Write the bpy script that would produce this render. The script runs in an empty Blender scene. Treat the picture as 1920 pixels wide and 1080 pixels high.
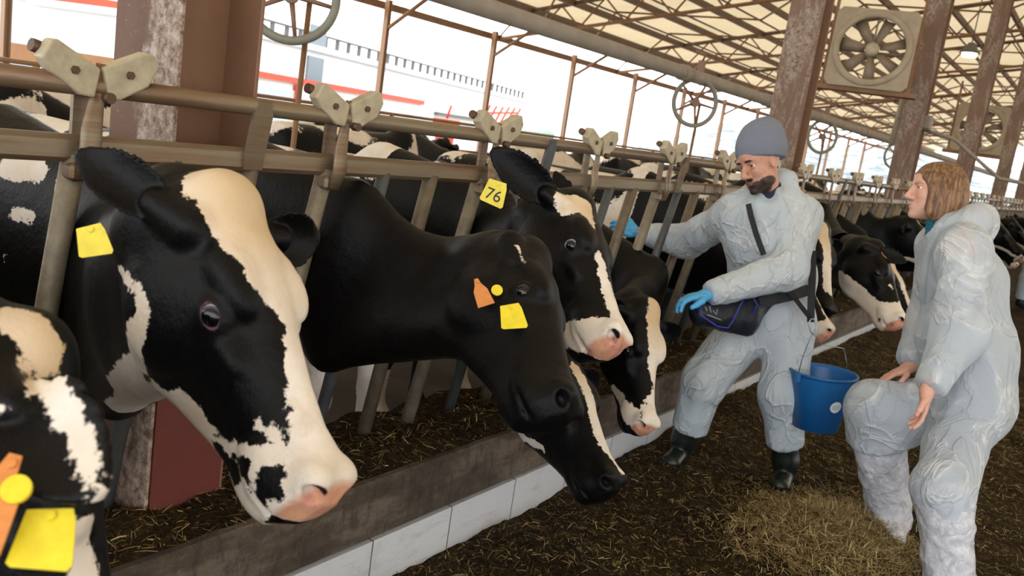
import bpy, math, random
import numpy as np
from mathutils import Matrix, Vector
random.seed(7)
sc = bpy.context.scene
# ------------------------------------------------------------------ camera
F = 1650.0; CAMP = np.array([1.905, 0.0, 1.6])
_vp = np.array([2100 - 960.0, 540 - 405.0]); _ro = math.radians(8.5)
_u = _vp @ np.array([math.cos(_ro), -math.sin(_ro)]); _w = _vp @ np.array([math.sin(_ro), math.cos(_ro)])
_phi = math.atan(_w / F); _th = math.atan(_u * math.cos(_phi) / F)
FW = np.array([-math.sin(_th) * math.cos(_phi), math.cos(_th) * math.cos(_phi), -math.sin(_phi)])
_r0 = np.array([math.cos(_th), math.sin(_th), 0]); _u0 = np.cross(_r0, FW)
RT = math.cos(_ro) * _r0 + math.sin(_ro) * _u0; UP = -math.sin(_ro) * _r0 + math.cos(_ro) * _u0
cam = bpy.data.cameras.new('camera'); camo = bpy.data.objects.new('camera', cam); sc.collection.objects.link(camo)
cam.sensor_width = 36; cam.lens = 36 * F / 1920; cam.clip_start = .02; cam.clip_end = 1000
m = Matrix.Identity(4)
for i in range(3):
    m[i][0] = RT[i]; m[i][1] = UP[i]; m[i][2] = -FW[i]; m[i][3] = CAMP[i]
camo.matrix_world = m
cam.dof.use_dof = True; cam.dof.focus_distance = 2.6; cam.dof.aperture_fstop = 5.6
sc.camera = camo
# ------------------------------------------------------------------ light
sc.view_settings.view_transform = 'Standard'; sc.view_settings.look = 'None'
sc.view_settings.gamma = 1; sc.view_settings.use_curve_mapping = False
sc.view_settings.exposure = 0.1
w = bpy.data.worlds.new('sky'); sc.world = w; w.use_nodes = True
bg = w.node_tree.nodes['Background']; bg.inputs[0].default_value = (0.93, 0.965, 1.0, 1); bg.inputs[1].default_value = 3.3
sun = bpy.data.lights.new('sun', 'SUN'); sun.energy = 3.0; sun.angle = math.radians(12); sun.color = (1, .9, .76)
suno = bpy.data.objects.new('sun', sun); sc.collection.objects.link(suno)
suno.rotation_euler = Vector((0.62, 0.30, -0.42)).to_track_quat('-Z', 'Y').to_euler()

def at_x(x, y, X):
    d = FW + RT * (x - 960) / F + UP * (540 - y) / F; return CAMP + d * (X - CAMP[0]) / d[0]
def at_z(x, y, Z):
    d = FW + RT * (x - 960) / F + UP * (540 - y) / F; return CAMP + d * (Z - CAMP[2]) / d[2]
def at_d(x, y, D):
    return CAMP + (FW + RT * (x - 960) / F + UP * (540 - y) / F) * D
A3 = lambda *a: np.array(a, float)
def nrm(v):
    v = np.asarray(v, float); return v / (np.linalg.norm(v) + 1e-12)

# ------------------------------------------------------------------ object helpers
def link(o): sc.collection.objects.link(o); return o
def tag(o, label=None, cat=None, group=None, kind=None):
    if label: o['label'] = label
    if cat: o['category'] = cat
    if group: o['group'] = group
    if kind: o['kind'] = kind
    return o
def empty(name, loc=(0, 0, 0), **k):
    o = bpy.data.objects.new(name, None); o.empty_display_size = .1; o.location = [float(c) for c in loc]; link(o); return tag(o, **k)
def mesh_np(name, V, Fc, mat, parent=None, smooth=True, attrs=None, **k):
    me = bpy.data.meshes.new(name)
    V = np.asarray(V, np.float32); Fc = np.asarray(Fc, np.int32); n = Fc.shape[1]
    me.vertices.add(len(V)); me.vertices.foreach_set('co', V.ravel())
    me.loops.add(Fc.size); me.loops.foreach_set('vertex_index', Fc.ravel())
    me.polygons.add(len(Fc)); me.polygons.foreach_set('loop_start', np.arange(0, Fc.size, n, dtype=np.int32))
    me.update(calc_edges=True)
    me.polygons.foreach_set('use_smooth', np.full(len(Fc), smooth))
    for an, av in (attrs or {}).items():
        a = me.attributes.new(an, 'FLOAT', 'POINT'); a.data.foreach_set('value', np.asarray(av, np.float32))
    me.materials.append(mat)
    o = bpy.data.objects.new(name, me); link(o)
    if parent: o.parent = parent
    return tag(o, **k)
class MB:
    def __init__(s): s.v = []; s.f = []; s.sm = []
    def add(s, vs, fs, smooth=False):
        b = len(s.v); s.v += [tuple(map(float, p)) for p in vs]; s.f += [tuple(i + b for i in f) for f in fs]; s.sm += [smooth] * len(fs); return s
    def box(s, c, h, R=None, bev=0.0):
        c = np.asarray(c, float); h = np.asarray(h, float); R = np.eye(3) if R is None else np.asarray(R, float)
        if bev <= 0:
            P = [c + R @ (h * A3(x, y, z)) for x in (-1, 1) for y in (-1, 1) for z in (-1, 1)]
            return s.add(P, [(0, 1, 3, 2), (4, 6, 7, 5), (0, 4, 5, 1), (2, 3, 7, 6), (0, 2, 6, 4), (1, 5, 7, 3)])
        b = min(bev, h.min() * .9); P = []; idx = {}
        for x in (-1, 1):
            for y in (-1, 1):
                for z in (-1, 1):
                    for a in range(3):
                        q = h * A3(x, y, z); e = q - b * A3(x, y, z); e[a] = q[a]
                        idx[(x, y, z, a)] = len(P); P.append(c + R @ e)
        Fc = []
        for a in range(3):
            u, v2 = (a + 1) % 3, (a + 2) % 3
            for sg in (-1, 1):
                k = []
                for (p, q) in ((-1, -1), (1, -1), (1, 1), (-1, 1)):
                    t = [0, 0, 0]; t[a] = sg; t[u] = p; t[v2] = q; k.append(idx[(*t, a)])
                Fc.append(tuple(k if sg > 0 else k[::-1]))
        for a in range(3):
            u, v2 = (a + 1) % 3, (a + 2) % 3
            for p in (-1, 1):
                for q in (-1, 1):
                    t0 = [0, 0, 0]; t0[a] = -1; t0[u] = p; t0[v2] = q; t1 = list(t0); t1[a] = 1
                    k = (idx[(*t0, u)], idx[(*t1, u)], idx[(*t1, v2)], idx[(*t0, v2)])
                    Fc.append(k if p * q < 0 else k[::-1])
        for x in (-1, 1):
            for y in (-1, 1):
                for z in (-1, 1):
                    k = tuple(idx[(x, y, z, a)] for a in range(3)); Fc.append(k if x * y * z > 0 else k[::-1])
        return s.add(P, Fc)
    def tube(s, pts, r, n=12, caps=True, smooth=True, closed=False, sq=None):
        pts = [np.asarray(p, float) for p in pts]; m_ = len(pts); rs = r if hasattr(r, '__len__') else [r] * m_
        t0 = nrm(pts[1] - pts[0]); up = A3(0, 0, 1) if abs(t0[2]) < .9 else A3(1, 0, 0)
        P = []; x = nrm(np.cross(up, t0))
        for i in range(m_):
            if closed: t = nrm(pts[(i + 1) % m_] - pts[i - 1])
            else: t = nrm(pts[min(i + 1, m_ - 1)] - pts[max(i - 1, 0)])
            x = nrm(x - t * (x @ t)); y = np.cross(t, x)
            for k in range(n):
                a = 2 * math.pi * k / n; P.append(pts[i] + rs[i] * (math.cos(a) * x + math.sin(a) * y * (sq or 1)))
        Fc = []
        for i in range(m_ if closed else m_ - 1):
            j = (i + 1) % m_
            for k in range(n):
                l = (k + 1) % n; Fc.append((i * n + k, i * n + l, j * n + l, j * n + k))
        s.add(P, Fc, smooth)
        if caps and not closed:
            b = len(s.v) - len(P)
            s.f += [tuple(b + k for k in range(n))[::-1], tuple(b + (m_ - 1) * n + k for k in range(n))]; s.sm += [False, False]
        return s
    def prism(s, poly, z0, z1, fr=None):
        # poly 2D, extruded along third axis; fr = (origin, X, Y, Z)
        n = len(poly); o, X, Y, Z = fr if fr else (A3(0, 0, 0), A3(1, 0, 0), A3(0, 1, 0), A3(0, 0, 1))
        P = [o + X * p[0] + Y * p[1] + Z * z for z in (z0, z1) for p in poly]
        return s.add(P, [tuple(range(n))[::-1], tuple(range(n, 2 * n))] + [(i, (i + 1) % n, n + (i + 1) % n, n + i) for i in range(n)])
    def disc(s, c, ax, r, th, n=24):
        ax = nrm(ax); return s.tube([np.asarray(c) - ax * th / 2, np.asarray(c) + ax * th / 2], r, n)
    def ring(s, c, ax, R, r, n=40, m_=8, sq=1.0):
        ax = nrm(ax); x = nrm(np.cross(ax, A3(.3, .2, 1))); y = np.cross(ax, x)
        P = []; Fc = []
        for i in range(n):
            a = 2 * math.pi * i / n; d = math.cos(a) * x + math.sin(a) * y
            for k in range(m_):
                b = 2 * math.pi * k / m_; P.append(np.asarray(c) + d * (R + r * math.cos(b)) + ax * r * sq * math.sin(b))
        for i in range(n):
            for k in range(m_):
                Fc.append((i * m_ + k, ((i + 1) % n) * m_ + k, ((i + 1) % n) * m_ + (k + 1) % m_, i * m_ + (k + 1) % m_))
        return s.add(P, Fc, True)
    def build(s, name, mat, parent=None, **k):
        me = bpy.data.meshes.new(name); me.from_pydata(s.v, [], s.f); me.update()
        me.polygons.foreach_set('use_smooth', s.sm); me.materials.append(mat)
        o = bpy.data.objects.new(name, me); link(o)
        if parent: o.parent = parent
        return tag(o, **k)
KIDS = {}
def copy_tree(o, parent=None):
    c = o.copy(); link(c); c.parent = parent
    for ch in list(o.children): copy_tree(ch, c)
    return c

# ------------------------------------------------------------------ materials
def rgb(h):
    if isinstance(h, str):
        v = [int(h[i:i + 2], 16) / 255 for i in (0, 2, 4)]
        return tuple(c / 12.92 if c <= .04045 else ((c + .055) / 1.055) ** 2.4 for c in v) + (1,)
    return tuple(h) + (1,)
class NT:
    def __init__(s, name):
        s.m = bpy.data.materials.new(name); s.m.use_nodes = True; s.t = s.m.node_tree; s.b = s.t.nodes['Principled BSDF']; s.o = s.t.nodes['Material Output']
        s.tc = s.t.nodes.new('ShaderNodeTexCoord')
    def n(s, ty, **k):
        nd = s.t.nodes.new('ShaderNode' + ty)
        for a, b in k.items(): setattr(nd, a, b)
        return nd
    def l(s, a, b): s.t.links.new(a, b)
    def noise(s, scale, detail=4, rough=.55, sc3=None, dist=0, coord='Object'):
        nd = s.n('TexNoise'); nd.inputs['Scale'].default_value = scale; nd.inputs['Detail'].default_value = detail; nd.inputs['Roughness'].default_value = rough; nd.inputs['Distortion'].default_value = dist
        if sc3:
            mp = s.n('Mapping'); mp.inputs['Scale'].default_value = sc3; s.l(s.tc.outputs[coord], mp.inputs[0]); s.l(mp.outputs[0], nd.inputs['Vector'])
        else: s.l(s.tc.outputs[coord], nd.inputs['Vector'])
        return nd.outputs['Fac']
    def ramp(s, fac, stops):
        r = s.n('ValToRGB'); e = r.color_ramp.elements
        while len(e) < len(stops): e.new(.5)
        for i, (p, c) in enumerate(stops): e[i].position = p; e[i].color = rgb(c)
        s.l(fac, r.inputs[0]); return r.outputs[0]
    def mix(s, fac, a, b, mode='MIX'):
        nd = s.n('Mix', data_type='RGBA', blend_type=mode)
        for i, v in ((0, fac), (6, a), (7, b)):
            if hasattr(v, 'links') or hasattr(v, 'is_linked'): s.l(v, nd.inputs[i])
            elif i == 0: nd.inputs[0].default_value = v
            else: nd.inputs[i].default_value = rgb(v)
        return nd.outputs[2]
    def math(s, op, a, b=None, c=None, clamp=False):
        nd = s.n('Math', operation=op, use_clamp=clamp)
        for i, v in enumerate((a, b, c)):
            if v is None: continue
            if isinstance(v, (int, float)): nd.inputs[i].default_value = v
            else: s.l(v, nd.inputs[i])
        return nd.outputs[0]
    def step(s, v, lo, hi):
        nd = s.n('MapRange'); s.l(v, nd.inputs[0]); nd.inputs[1].default_value = lo; nd.inputs[2].default_value = hi; return nd.outputs[0]
    def attr(s, name):
        nd = s.n('Attribute'); nd.attribute_name = name; return nd.outputs['Fac']
    def bump(s, h, st=.3, dist=.01, prev=None):
        nd = s.n('Bump'); nd.inputs['Strength'].default_value = st; nd.inputs['Distance'].default_value = dist; s.l(h, nd.inputs['Height'])
        if prev is not None: s.l(prev, nd.inputs['Normal'])
        s.l(nd.outputs[0], s.b.inputs['Normal']); return nd.outputs[0]
    def col(s, c):
        if isinstance(c, (str, tuple)): s.b.inputs['Base Color'].default_value = rgb(c)
        else: s.l(c, s.b.inputs['Base Color'])
    def set(s, **k):
        for a, v in k.items():
            s.b.inputs[a.replace('_', ' ')].default_value = v
        return s
def simple(name, c, rough=.6, metal=0, var=.0, vs=8, c2=None, bump=0, bs=60, **k):
    t = NT(name)
    if c2 or var:
        t.col(t.ramp(t.noise(vs, 6, .65), [(.3, c), (.7, c2)]))
    else: t.col(c)
    t.set(Roughness=rough, Metallic=metal, **k)
    if bump: t.bump(t.noise(bs, 5), bump, .004)
    return t.m
M = {}
M['pipe_tan'] = simple('galvanized_dirty_steel', '7c705e', .5, .3, c2='5d5143', vs=14, bump=.25, bs=90)
M['pipe_light'] = simple('dusty_steel_tube', '938975', .5, .25, c2='71675a', vs=22, bump=.3, bs=120)
M['pipe_blue'] = simple('blue_grey_steel_post', '5b6164', .5, .3, c2='4c4b48', vs=10, bump=.2)
def rail_mat():
    t = NT('rail_rusty_steel')
    c = t.ramp(t.noise(3, 6, .7, (1, .25, 6)), [(.25, '4d3b2c'), (.42, '755b43'), (.58, '857761'), (.8, '5d584d')])
    t.col(c); t.set(Roughness=.42, Metallic=.35); t.bump(t.noise(60, 6), .3, .003); return t.m
M['rail'] = rail_mat()
M['plastic_beige'] = simple('aged_beige_plastic', 'b9ad93', .5, c2='9c9077', vs=25, bump=.35, bs=70)
M['bolt'] = simple('rusty_bolt', '5b4434', .5, .6)
M['rubber_black'] = simple('black_rubber', '1c1b1a', .55, bump=.2)
def rust_col(name, a, b, c_, worn):
    t = NT(name)
    base = t.ramp(t.noise(2.2, 5, .6, (1, 1, .35)), [(.3, a), (.7, b)])
    sp = t.ramp(t.noise(42, 6, .75), [(.36, '5a4034'), (.5, '93806f'), (.62, c_)])
    msk = t.step(t.noise(3.1, 9, .8, (1.5, 1.5, .3), .5), .52 - worn * .12, .57 - worn * .06)
    if worn > .5:
        sx = t.n('SeparateXYZ'); t.l(t.tc.outputs['Object'], sx.inputs[0]); e = t.math('ADD', sx.outputs[0], t.math('MULTIPLY', t.math('SUBTRACT', t.noise(6, 6, .7, (1, 1, .4)), .5), .35)); msk = t.math('MULTIPLY', t.step(e, -.02, .01), t.step(t.noise(30, 6, .75), .38, .5)); msk = t.math('MAXIMUM', msk, t.step(t.noise(40, 6, .8), .6, .64))
    t.col(t.mix(msk, base, sp)); t.set(Roughness=.62, Metallic=.1); t.bump(t.noise(45, 6, .7), .45, .004); return t.m
M['column'] = rust_col('rust_brown_painted_steel', '6f5546', '7f6454', 'a2958c', .25)
M['column_web'] = simple('brown_primer_paint', '7c5a44', .6, c2='8a6850', vs=3, bump=.2, bs=50)
M['column_worn'] = rust_col('flaking_painted_steel', '5e4132', '7a5c48', 'b0a299', .9)
M['red_primer'] = simple('dark_red_primer', '6b2f28', .55, c2='5a2823', vs=3, bump=.15)
M['kerb_top'] = None
def kerb_mat():
    t = NT('grimy_brown_kerb')
    c = t.ramp(t.noise(5, 8, .7, (1, .6, 1.6)), [(.3, '342a22'), (.48, '54473b'), (.6, '75675a'), (.75, '43372b')])
    sp = t.step(t.noise(55, 8, .85), .55, .68); c = t.mix(t.math('MULTIPLY', sp, .55), c, '9a8a72'); c = t.mix(t.math('MULTIPLY', t.step(t.noise(16, 7, .8, (1, 1.6, .5)), .5, .62), .6), c, '2c241d')
    t.col(c); t.set(Roughness=.75); t.bump(t.noise(35, 8, .75), .9, .016); return t.m
M['kerb'] = kerb_mat()
def tile_mat():
    t = NT('white_kerb_tiles')
    br = t.n('TexBrick'); br.offset = 0; br.inputs['Scale'].default_value = 1; br.inputs['Brick Width'].default_value = .42; br.inputs['Row Height'].default_value = .5
    br.inputs['Mortar Size'].default_value = .003; br.inputs['Color1'].default_value = rgb('c9cdd2'); br.inputs['Color2'].default_value = rgb('c3c6cc'); br.inputs['Mortar'].default_value = rgb('55504a')
    mp = t.n('Mapping'); mp.inputs['Location'].default_value = (.02, .21, 0); mp.inputs['Rotation'].default_value = (0, 0, 0)
    cx = t.n('SeparateXYZ'); cm = t.n('CombineXYZ'); t.l(t.tc.outputs['Object'], cx.inputs[0]); t.l(cx.outputs[1], cm.inputs[0]); t.l(cx.outputs[2], cm.inputs[1]); t.l(cm.outputs[0], mp.inputs[0]); t.l(mp.outputs[0], br.inputs['Vector'])
    d = t.step(t.noise(6, 7, .7, (1, 1, 3)), .52, .72)
    c = t.mix(t.math('MULTIPLY', d, .45), br.outputs[0], '9a9187')
    cr = t.step(t.noise(1.2, 3, .5, (1, 2, 14), 1.5), .497, .5); cr2 = t.step(t.noise(1.2, 3, .5, (1, 2, 14), 1.5), .503, .5)
    c = t.mix(t.math('MULTIPLY', t.math('MULTIPLY', cr, cr2), .6), c, '6b6660')
    t.col(c); t.set(Roughness=.35); return t.m
M['tile'] = tile_mat()
def feed_mat(name, cols, sc_=1.0):
    t = NT(name)
    c = t.ramp(t.noise(28 * sc_, 10, .78, None, .8), [(.34, cols[0]), (.48, cols[1]), (.6, cols[2]), (.75, cols[3])])
    big = t.ramp(t.noise(1.4, 4, .6), [(.35, '9a9a9a'), (.7, 'ffffff')])
    t.col(t.mix(1.0, c, big, 'MULTIPLY')); t.set(Roughness=.9); t.b.inputs['Specular IOR Level'].default_value = .15
    t.bump(t.noise(40 * sc_, 10, .8), 1.0, .03); return t.m
M['feed'] = feed_mat('brown_green_silage', ('20170c', '423217', '604c29', '8e7749'))
M['hay'] = feed_mat('pale_hay', ('2a2010', '4f3f22', '6c5936', '8f7a50'))
M['barn_floor'] = simple('muddy_concrete', '4a4038', .8, c2='6a6054', vs=2, bump=.5)
M['yard'] = simple('pale_concrete_yard', 'b5ada0', .85, c2='a39b8e', vs=.5)
def leafm(name, cs):
    t = NT(name); oi = t.n('ObjectInfo'); t.col(t.ramp(t.attr('tone'), [(i / (len(cs) - 1), c) for i, c in enumerate(cs)])); t.set(Roughness=.75); return t.m
M['straw'] = leafm('straw_blades', ('2a1f0c', '4b3a18', '6b582c', '957f50', 'c2ae7c'))
M['straw_pale'] = leafm('pale_straw_blades', ('33270f', '5c4a26', '806c40', 'a08c60', 'c8b78c'))
def roof_mat():
    t = NT('cream_translucent_roof_sheet')
    c = t.ramp(t.noise(.5, 4, .6), [(.3, 'dcc8a4'), (.7, 'cbb793')])
    wv = t.n('TexWave'); wv.wave_type = 'BANDS'; wv.bands_direction = 'Y'; wv.inputs['Scale'].default_value = 4.2; t.l(t.tc.outputs['Object'], wv.inputs[0])
    t.col(c); t.set(Roughness=.6); t.bump(wv.outputs['Fac'], .35, .03)
    tr = t.n('BsdfTranslucent'); t.l(c, tr.inputs[0]); mx = t.n('MixShader'); mx.inputs[0].default_value = .30
    t.l(t.b.outputs[0], mx.inputs[1]); t.l(tr.outputs[0], mx.inputs[2]); t.l(mx.outputs[0], t.o.inputs[0]); return t.m
M['roof'] = roof_mat()
M['purlin'] = simple('brown_roof_steel', '6e5540', .6, c2='5a4433', vs=3)
M['web_rod'] = simple('rust_lattice_rod', '8d6744', .6, c2='755236', vs=5)
M['duct'] = simple('dusty_grey_duct', '9a8f82', .6, c2='857a6c', vs=6, bump=.3, bs=30)
M['fan_body'] = simple('dusty_fan_steel', 'a89a87', .6, c2='94866f', vs=5, bump=.3)
M['fan_blade'] = simple('fan_blade_steel', '8d7c69', .5, c2='7a6a58', vs=5)
M['wheel'] = simple('grey_green_wheel', '8b8b7c', .5, c2='77776a', vs=5)
M['wheel_spoke'] = simple('rusty_spoke', '8f5a44', .5, c2='7a6a5c', vs=9)
M['thin_post'] = simple('orange_brown_post', '9a6a42', .55, c2='8a7560', vs=2)
M['wall_white'] = simple('white_cladding', 'e8e8ea', .7)
M['wall_blue'] = simple('blue_grey_cladding', 'b9c3cc', .7)
M['red_trim'] = simple('orange_red_steel', 'c4492c', .55)
M['roof_brown'] = simple('brown_corrugated', 'a37852', .7, c2='8f6545', vs=4)
M['grey_dark'] = simple('dark_grey_steel', '5c5a56', .6)
M['glass_dark'] = simple('window_pane', '6f7a82', .15)
M['hill'] = None
def hill_mat():
    t = NT('pale_scrub_hillside')
    t.col(t.ramp(t.noise(.35, 8, .8), [(.42, '5f6a6e'), (.5, '848b8c'), (.58, 'a9aca8')])); t.set(Roughness=1); return t.m
M['hill'] = hill_mat()
# ------------------------------------------------------------------ numpy noise
_perm = np.random.RandomState(3).permutation(256); _perm = np.concatenate([_perm, _perm, _perm])
_gr = np.random.RandomState(5).randn(256, 3); _gr /= np.linalg.norm(_gr, axis=1)[:, None]
def pnoise(P):
    P = np.asarray(P, float); i = np.floor(P).astype(int); f = P - i; u = f * f * f * (f * (f * 6 - 15) + 10); i &= 255; r = 0
    for dx in (0, 1):
        wx = u[:, 0] if dx else 1 - u[:, 0]
        for dy in (0, 1):
            wy = u[:, 1] if dy else 1 - u[:, 1]
            for dz in (0, 1):
                wz = u[:, 2] if dz else 1 - u[:, 2]
                h = _perm[_perm[_perm[(i[:, 0] + dx) & 255] + ((i[:, 1] + dy) & 255)] + ((i[:, 2] + dz) & 255)]
                r = r + wx * wy * wz * (_gr[h] * (f - A3(dx, dy, dz))).sum(1)
    return r
def fbm(P, s, o=4, g=.5):
    P = np.asarray(P, float) * s; a = 1; r = 0
    for _ in range(o): r = r + a * pnoise(P); P = P * 2.03 + 7.1; a *= g
    return r
# ------------------------------------------------------------------ ground
def bump2(x, y, cx, cy, rx, ry, h): return h * np.exp(-((x - cx) / rx) ** 2 - ((y - cy) / ry) ** 2)
PILE = at_z(1560, 985, .12)
def feed_h(x, y):
    P = np.stack([x, y, np.zeros_like(x)], 1)
    h = .012 + .028 * fbm(P, 2.2, 4) + .018 * fbm(P + 9, 7, 3) + .008 * fbm(P, 22, 2)
    h += bump2(x, y, PILE[0], PILE[1], .40, .60, .11) + bump2(x, y, .42, 1.8, .2, .2, .12) + bump2(x, y, .5, 2.75, .3, .25, .06) + bump2(x, y, 2.6, 4.8, .7, 1.5, .05)
    h += .12 * np.clip((y - 3.1) / 2, 0, 1) * np.exp(-((x - .2) / .35) ** 2)
    for fx, fy in FEET: h = h * (1 - .0) - np.clip(h - .03, 0, 1) * np.exp(-((x - fx) ** 2 + (y - fy) ** 2) / .02)
    return h
FEET = [(.27, 4.25), (.81, 4.43), (1.42, 4.25), (1.68, 3.89)]
def grid(xs, ys, hf):
    X, Y = np.meshgrid(xs, ys, indexing='ij'); Z = hf(X.ravel(), Y.ravel()); V = np.stack([X.ravel(), Y.ravel(), Z], 1)
    a = np.arange(len(xs) * len(ys)).reshape(len(xs), len(ys))
    return V, np.stack([a[:-1, :-1], a[1:, :-1], a[1:, 1:], a[:-1, 1:]], -1).reshape(-1, 4)
ys = np.concatenate([np.arange(-2.5, 1, .05), np.arange(1, 6.5, .018), np.arange(6.5, 14, .06), np.arange(14, 62, .3)])
xs = np.concatenate([np.arange(.13, 3.0, .018), np.arange(3.0, 5.0, .05)])
V, Fc = grid(xs, ys, feed_h)
mesh_np('silage_feed', V, Fc, M['feed'], label='brown green chopped silage spread along the feed alley floor', cat='feed', kind='stuff')
def blades(n, xf, hf, L, wd, seed, tone, tilt=.35):
    rs = np.random.RandomState(seed); x, y = xf(rs, n); z = hf(x, y) + .004
    th = rs.rand(n) * 2 * np.pi; el = np.abs(rs.randn(n)) * tilt - .1; ln = L * (.35 + rs.rand(n) ** 2 * 1.3)
    d = np.stack([np.cos(th) * np.cos(el), np.sin(th) * np.cos(el), np.sin(el)], 1); s_ = np.stack([-np.sin(th), np.cos(th), rs.randn(n) * .4], 1)
    c = np.stack([x, y, z], 1); w_ = (wd * (.5 + rs.rand(n)))[:, None]; bend = (rs.rand(n) * .25 - .05)[:, None] * ln[:, None] * A3(0, 0, 1)
    a = c - d * ln[:, None] * .3; b = c + d * ln[:, None] * .2 + bend * .4; e = c + d * ln[:, None] * .7
    V = np.stack([a - s_ * w_, a + s_ * w_, b + s_ * w_, b - s_ * w_, e + s_ * w_ * .5, e - s_ * w_ * .5], 1).reshape(-1, 3)
    k = np.arange(n)[:, None] * 6
    Fc = np.concatenate([k + [0, 1, 2, 3], k + [3, 2, 4, 5]]); tn = np.repeat(np.clip(tone(rs, n), 0, 1), 6)
    return V, Fc, tn
def near_xy(rs, n):
    y = .6 + 8.4 * rs.rand(n) ** 1.3; return .15 + rs.rand(n) * 2.9, y
V, Fc, tn = blades(120000, near_xy, feed_h, .034, .0011, 1, lambda r, n: r.rand(n) ** 1.9 * .95)
mesh_np('straw_stems', V, Fc, M['straw'], smooth=False, attrs={'tone': tn}, label='loose dry stems scattered through the brown silage on the alley floor', cat='straw', kind='stuff')
def pile_h(x, y):
    P = np.stack([x, y, np.zeros_like(x)], 1)
    r = np.sqrt(((x - PILE[0]) / .42) ** 2 + ((y - PILE[1]) / .55) ** 2) + .25 * fbm(P, 3.2, 3)
    return feed_h(x, y) + np.clip(1 - r, -1, 1) * .05 + .02 * fbm(P, 9, 3) - .01
V, Fc = grid(np.arange(PILE[0] - .6, PILE[0] + .6, .014), np.arange(PILE[1] - .8, PILE[1] + .8, .014), pile_h)
mesh_np('hay_pile', V, Fc, M['hay'], label='low mound of paler hay on the alley floor beside the woman\'s bagged foot', cat='hay', kind='stuff')
V, Fc, tn = blades(26000, lambda r, n: (PILE[0] + r.randn(n) * .24, PILE[1] + r.randn(n) * .34), pile_h, .05, .0013, 4, lambda r, n: .15 + r.rand(n) * .8, .5)
mesh_np('hay_stems', V, Fc, M['straw_pale'], smooth=False, attrs={'tone': tn}, label='pale stems standing out of the hay mound', cat='hay', kind='stuff')
MB().box((4.2, 28, -.06), (4.1, 34, .05)).build('floor', M['barn_floor'], kind='structure')
MB().box((-5, 28, -.02), (4.62, 34, .05)).build('floor.001', M['barn_floor'], kind='structure')
MB().box((-55, 60, -.14), (45.3, 110, .05)).build('ground_yard', M['yard'], kind='structure')
MB().box((60, 60, -.14), (51.6, 110, .05)).build('ground_yard.001', M['yard'], kind='structure')
# kerb: white tiled foot, grimy upper board, flat top
kb = MB().box((.115, 28, .095), (.02, 31, .095)); kb.build('trim_1', M['tile'], kind='structure')
kb = MB().box((-.1, 28, .10), (.195, 31, .10)).box((-.09, 28, .30), (.222, 31, .105), bev=.012)
kb.build('trim_2', M['kerb'], kind='structure')
def kerb_xy(r, n): return -.28 + r.rand(n) ** .8 * .38, .8 + 8 * r.rand(n) ** 1.5
def kerb_h(x, y):
    P = np.stack([x, y, np.zeros_like(x)], 1); return .403 + np.clip(.025 + .05 * fbm(P, 4, 3), 0, .1) * np.clip((.11 - x) / .12, 0, 1)
V, Fc = grid(np.arange(-.3, .12, .02), np.arange(-1, 14, .02), kerb_h)
mesh_np('feed_debris', V, Fc, M['feed'], label='trodden silage left on the kerb top under the fence', cat='feed', kind='stuff')
V, Fc, tn = blades(9000, kerb_xy, kerb_h, .035, .0012, 8, lambda r, n: r.rand(n) ** 1.6)
mesh_np('kerb_straw', V, Fc, M['straw'], smooth=False, attrs={'tone': tn}, label='short dry stems lying on the kerb top', cat='straw', kind='stuff')

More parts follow.
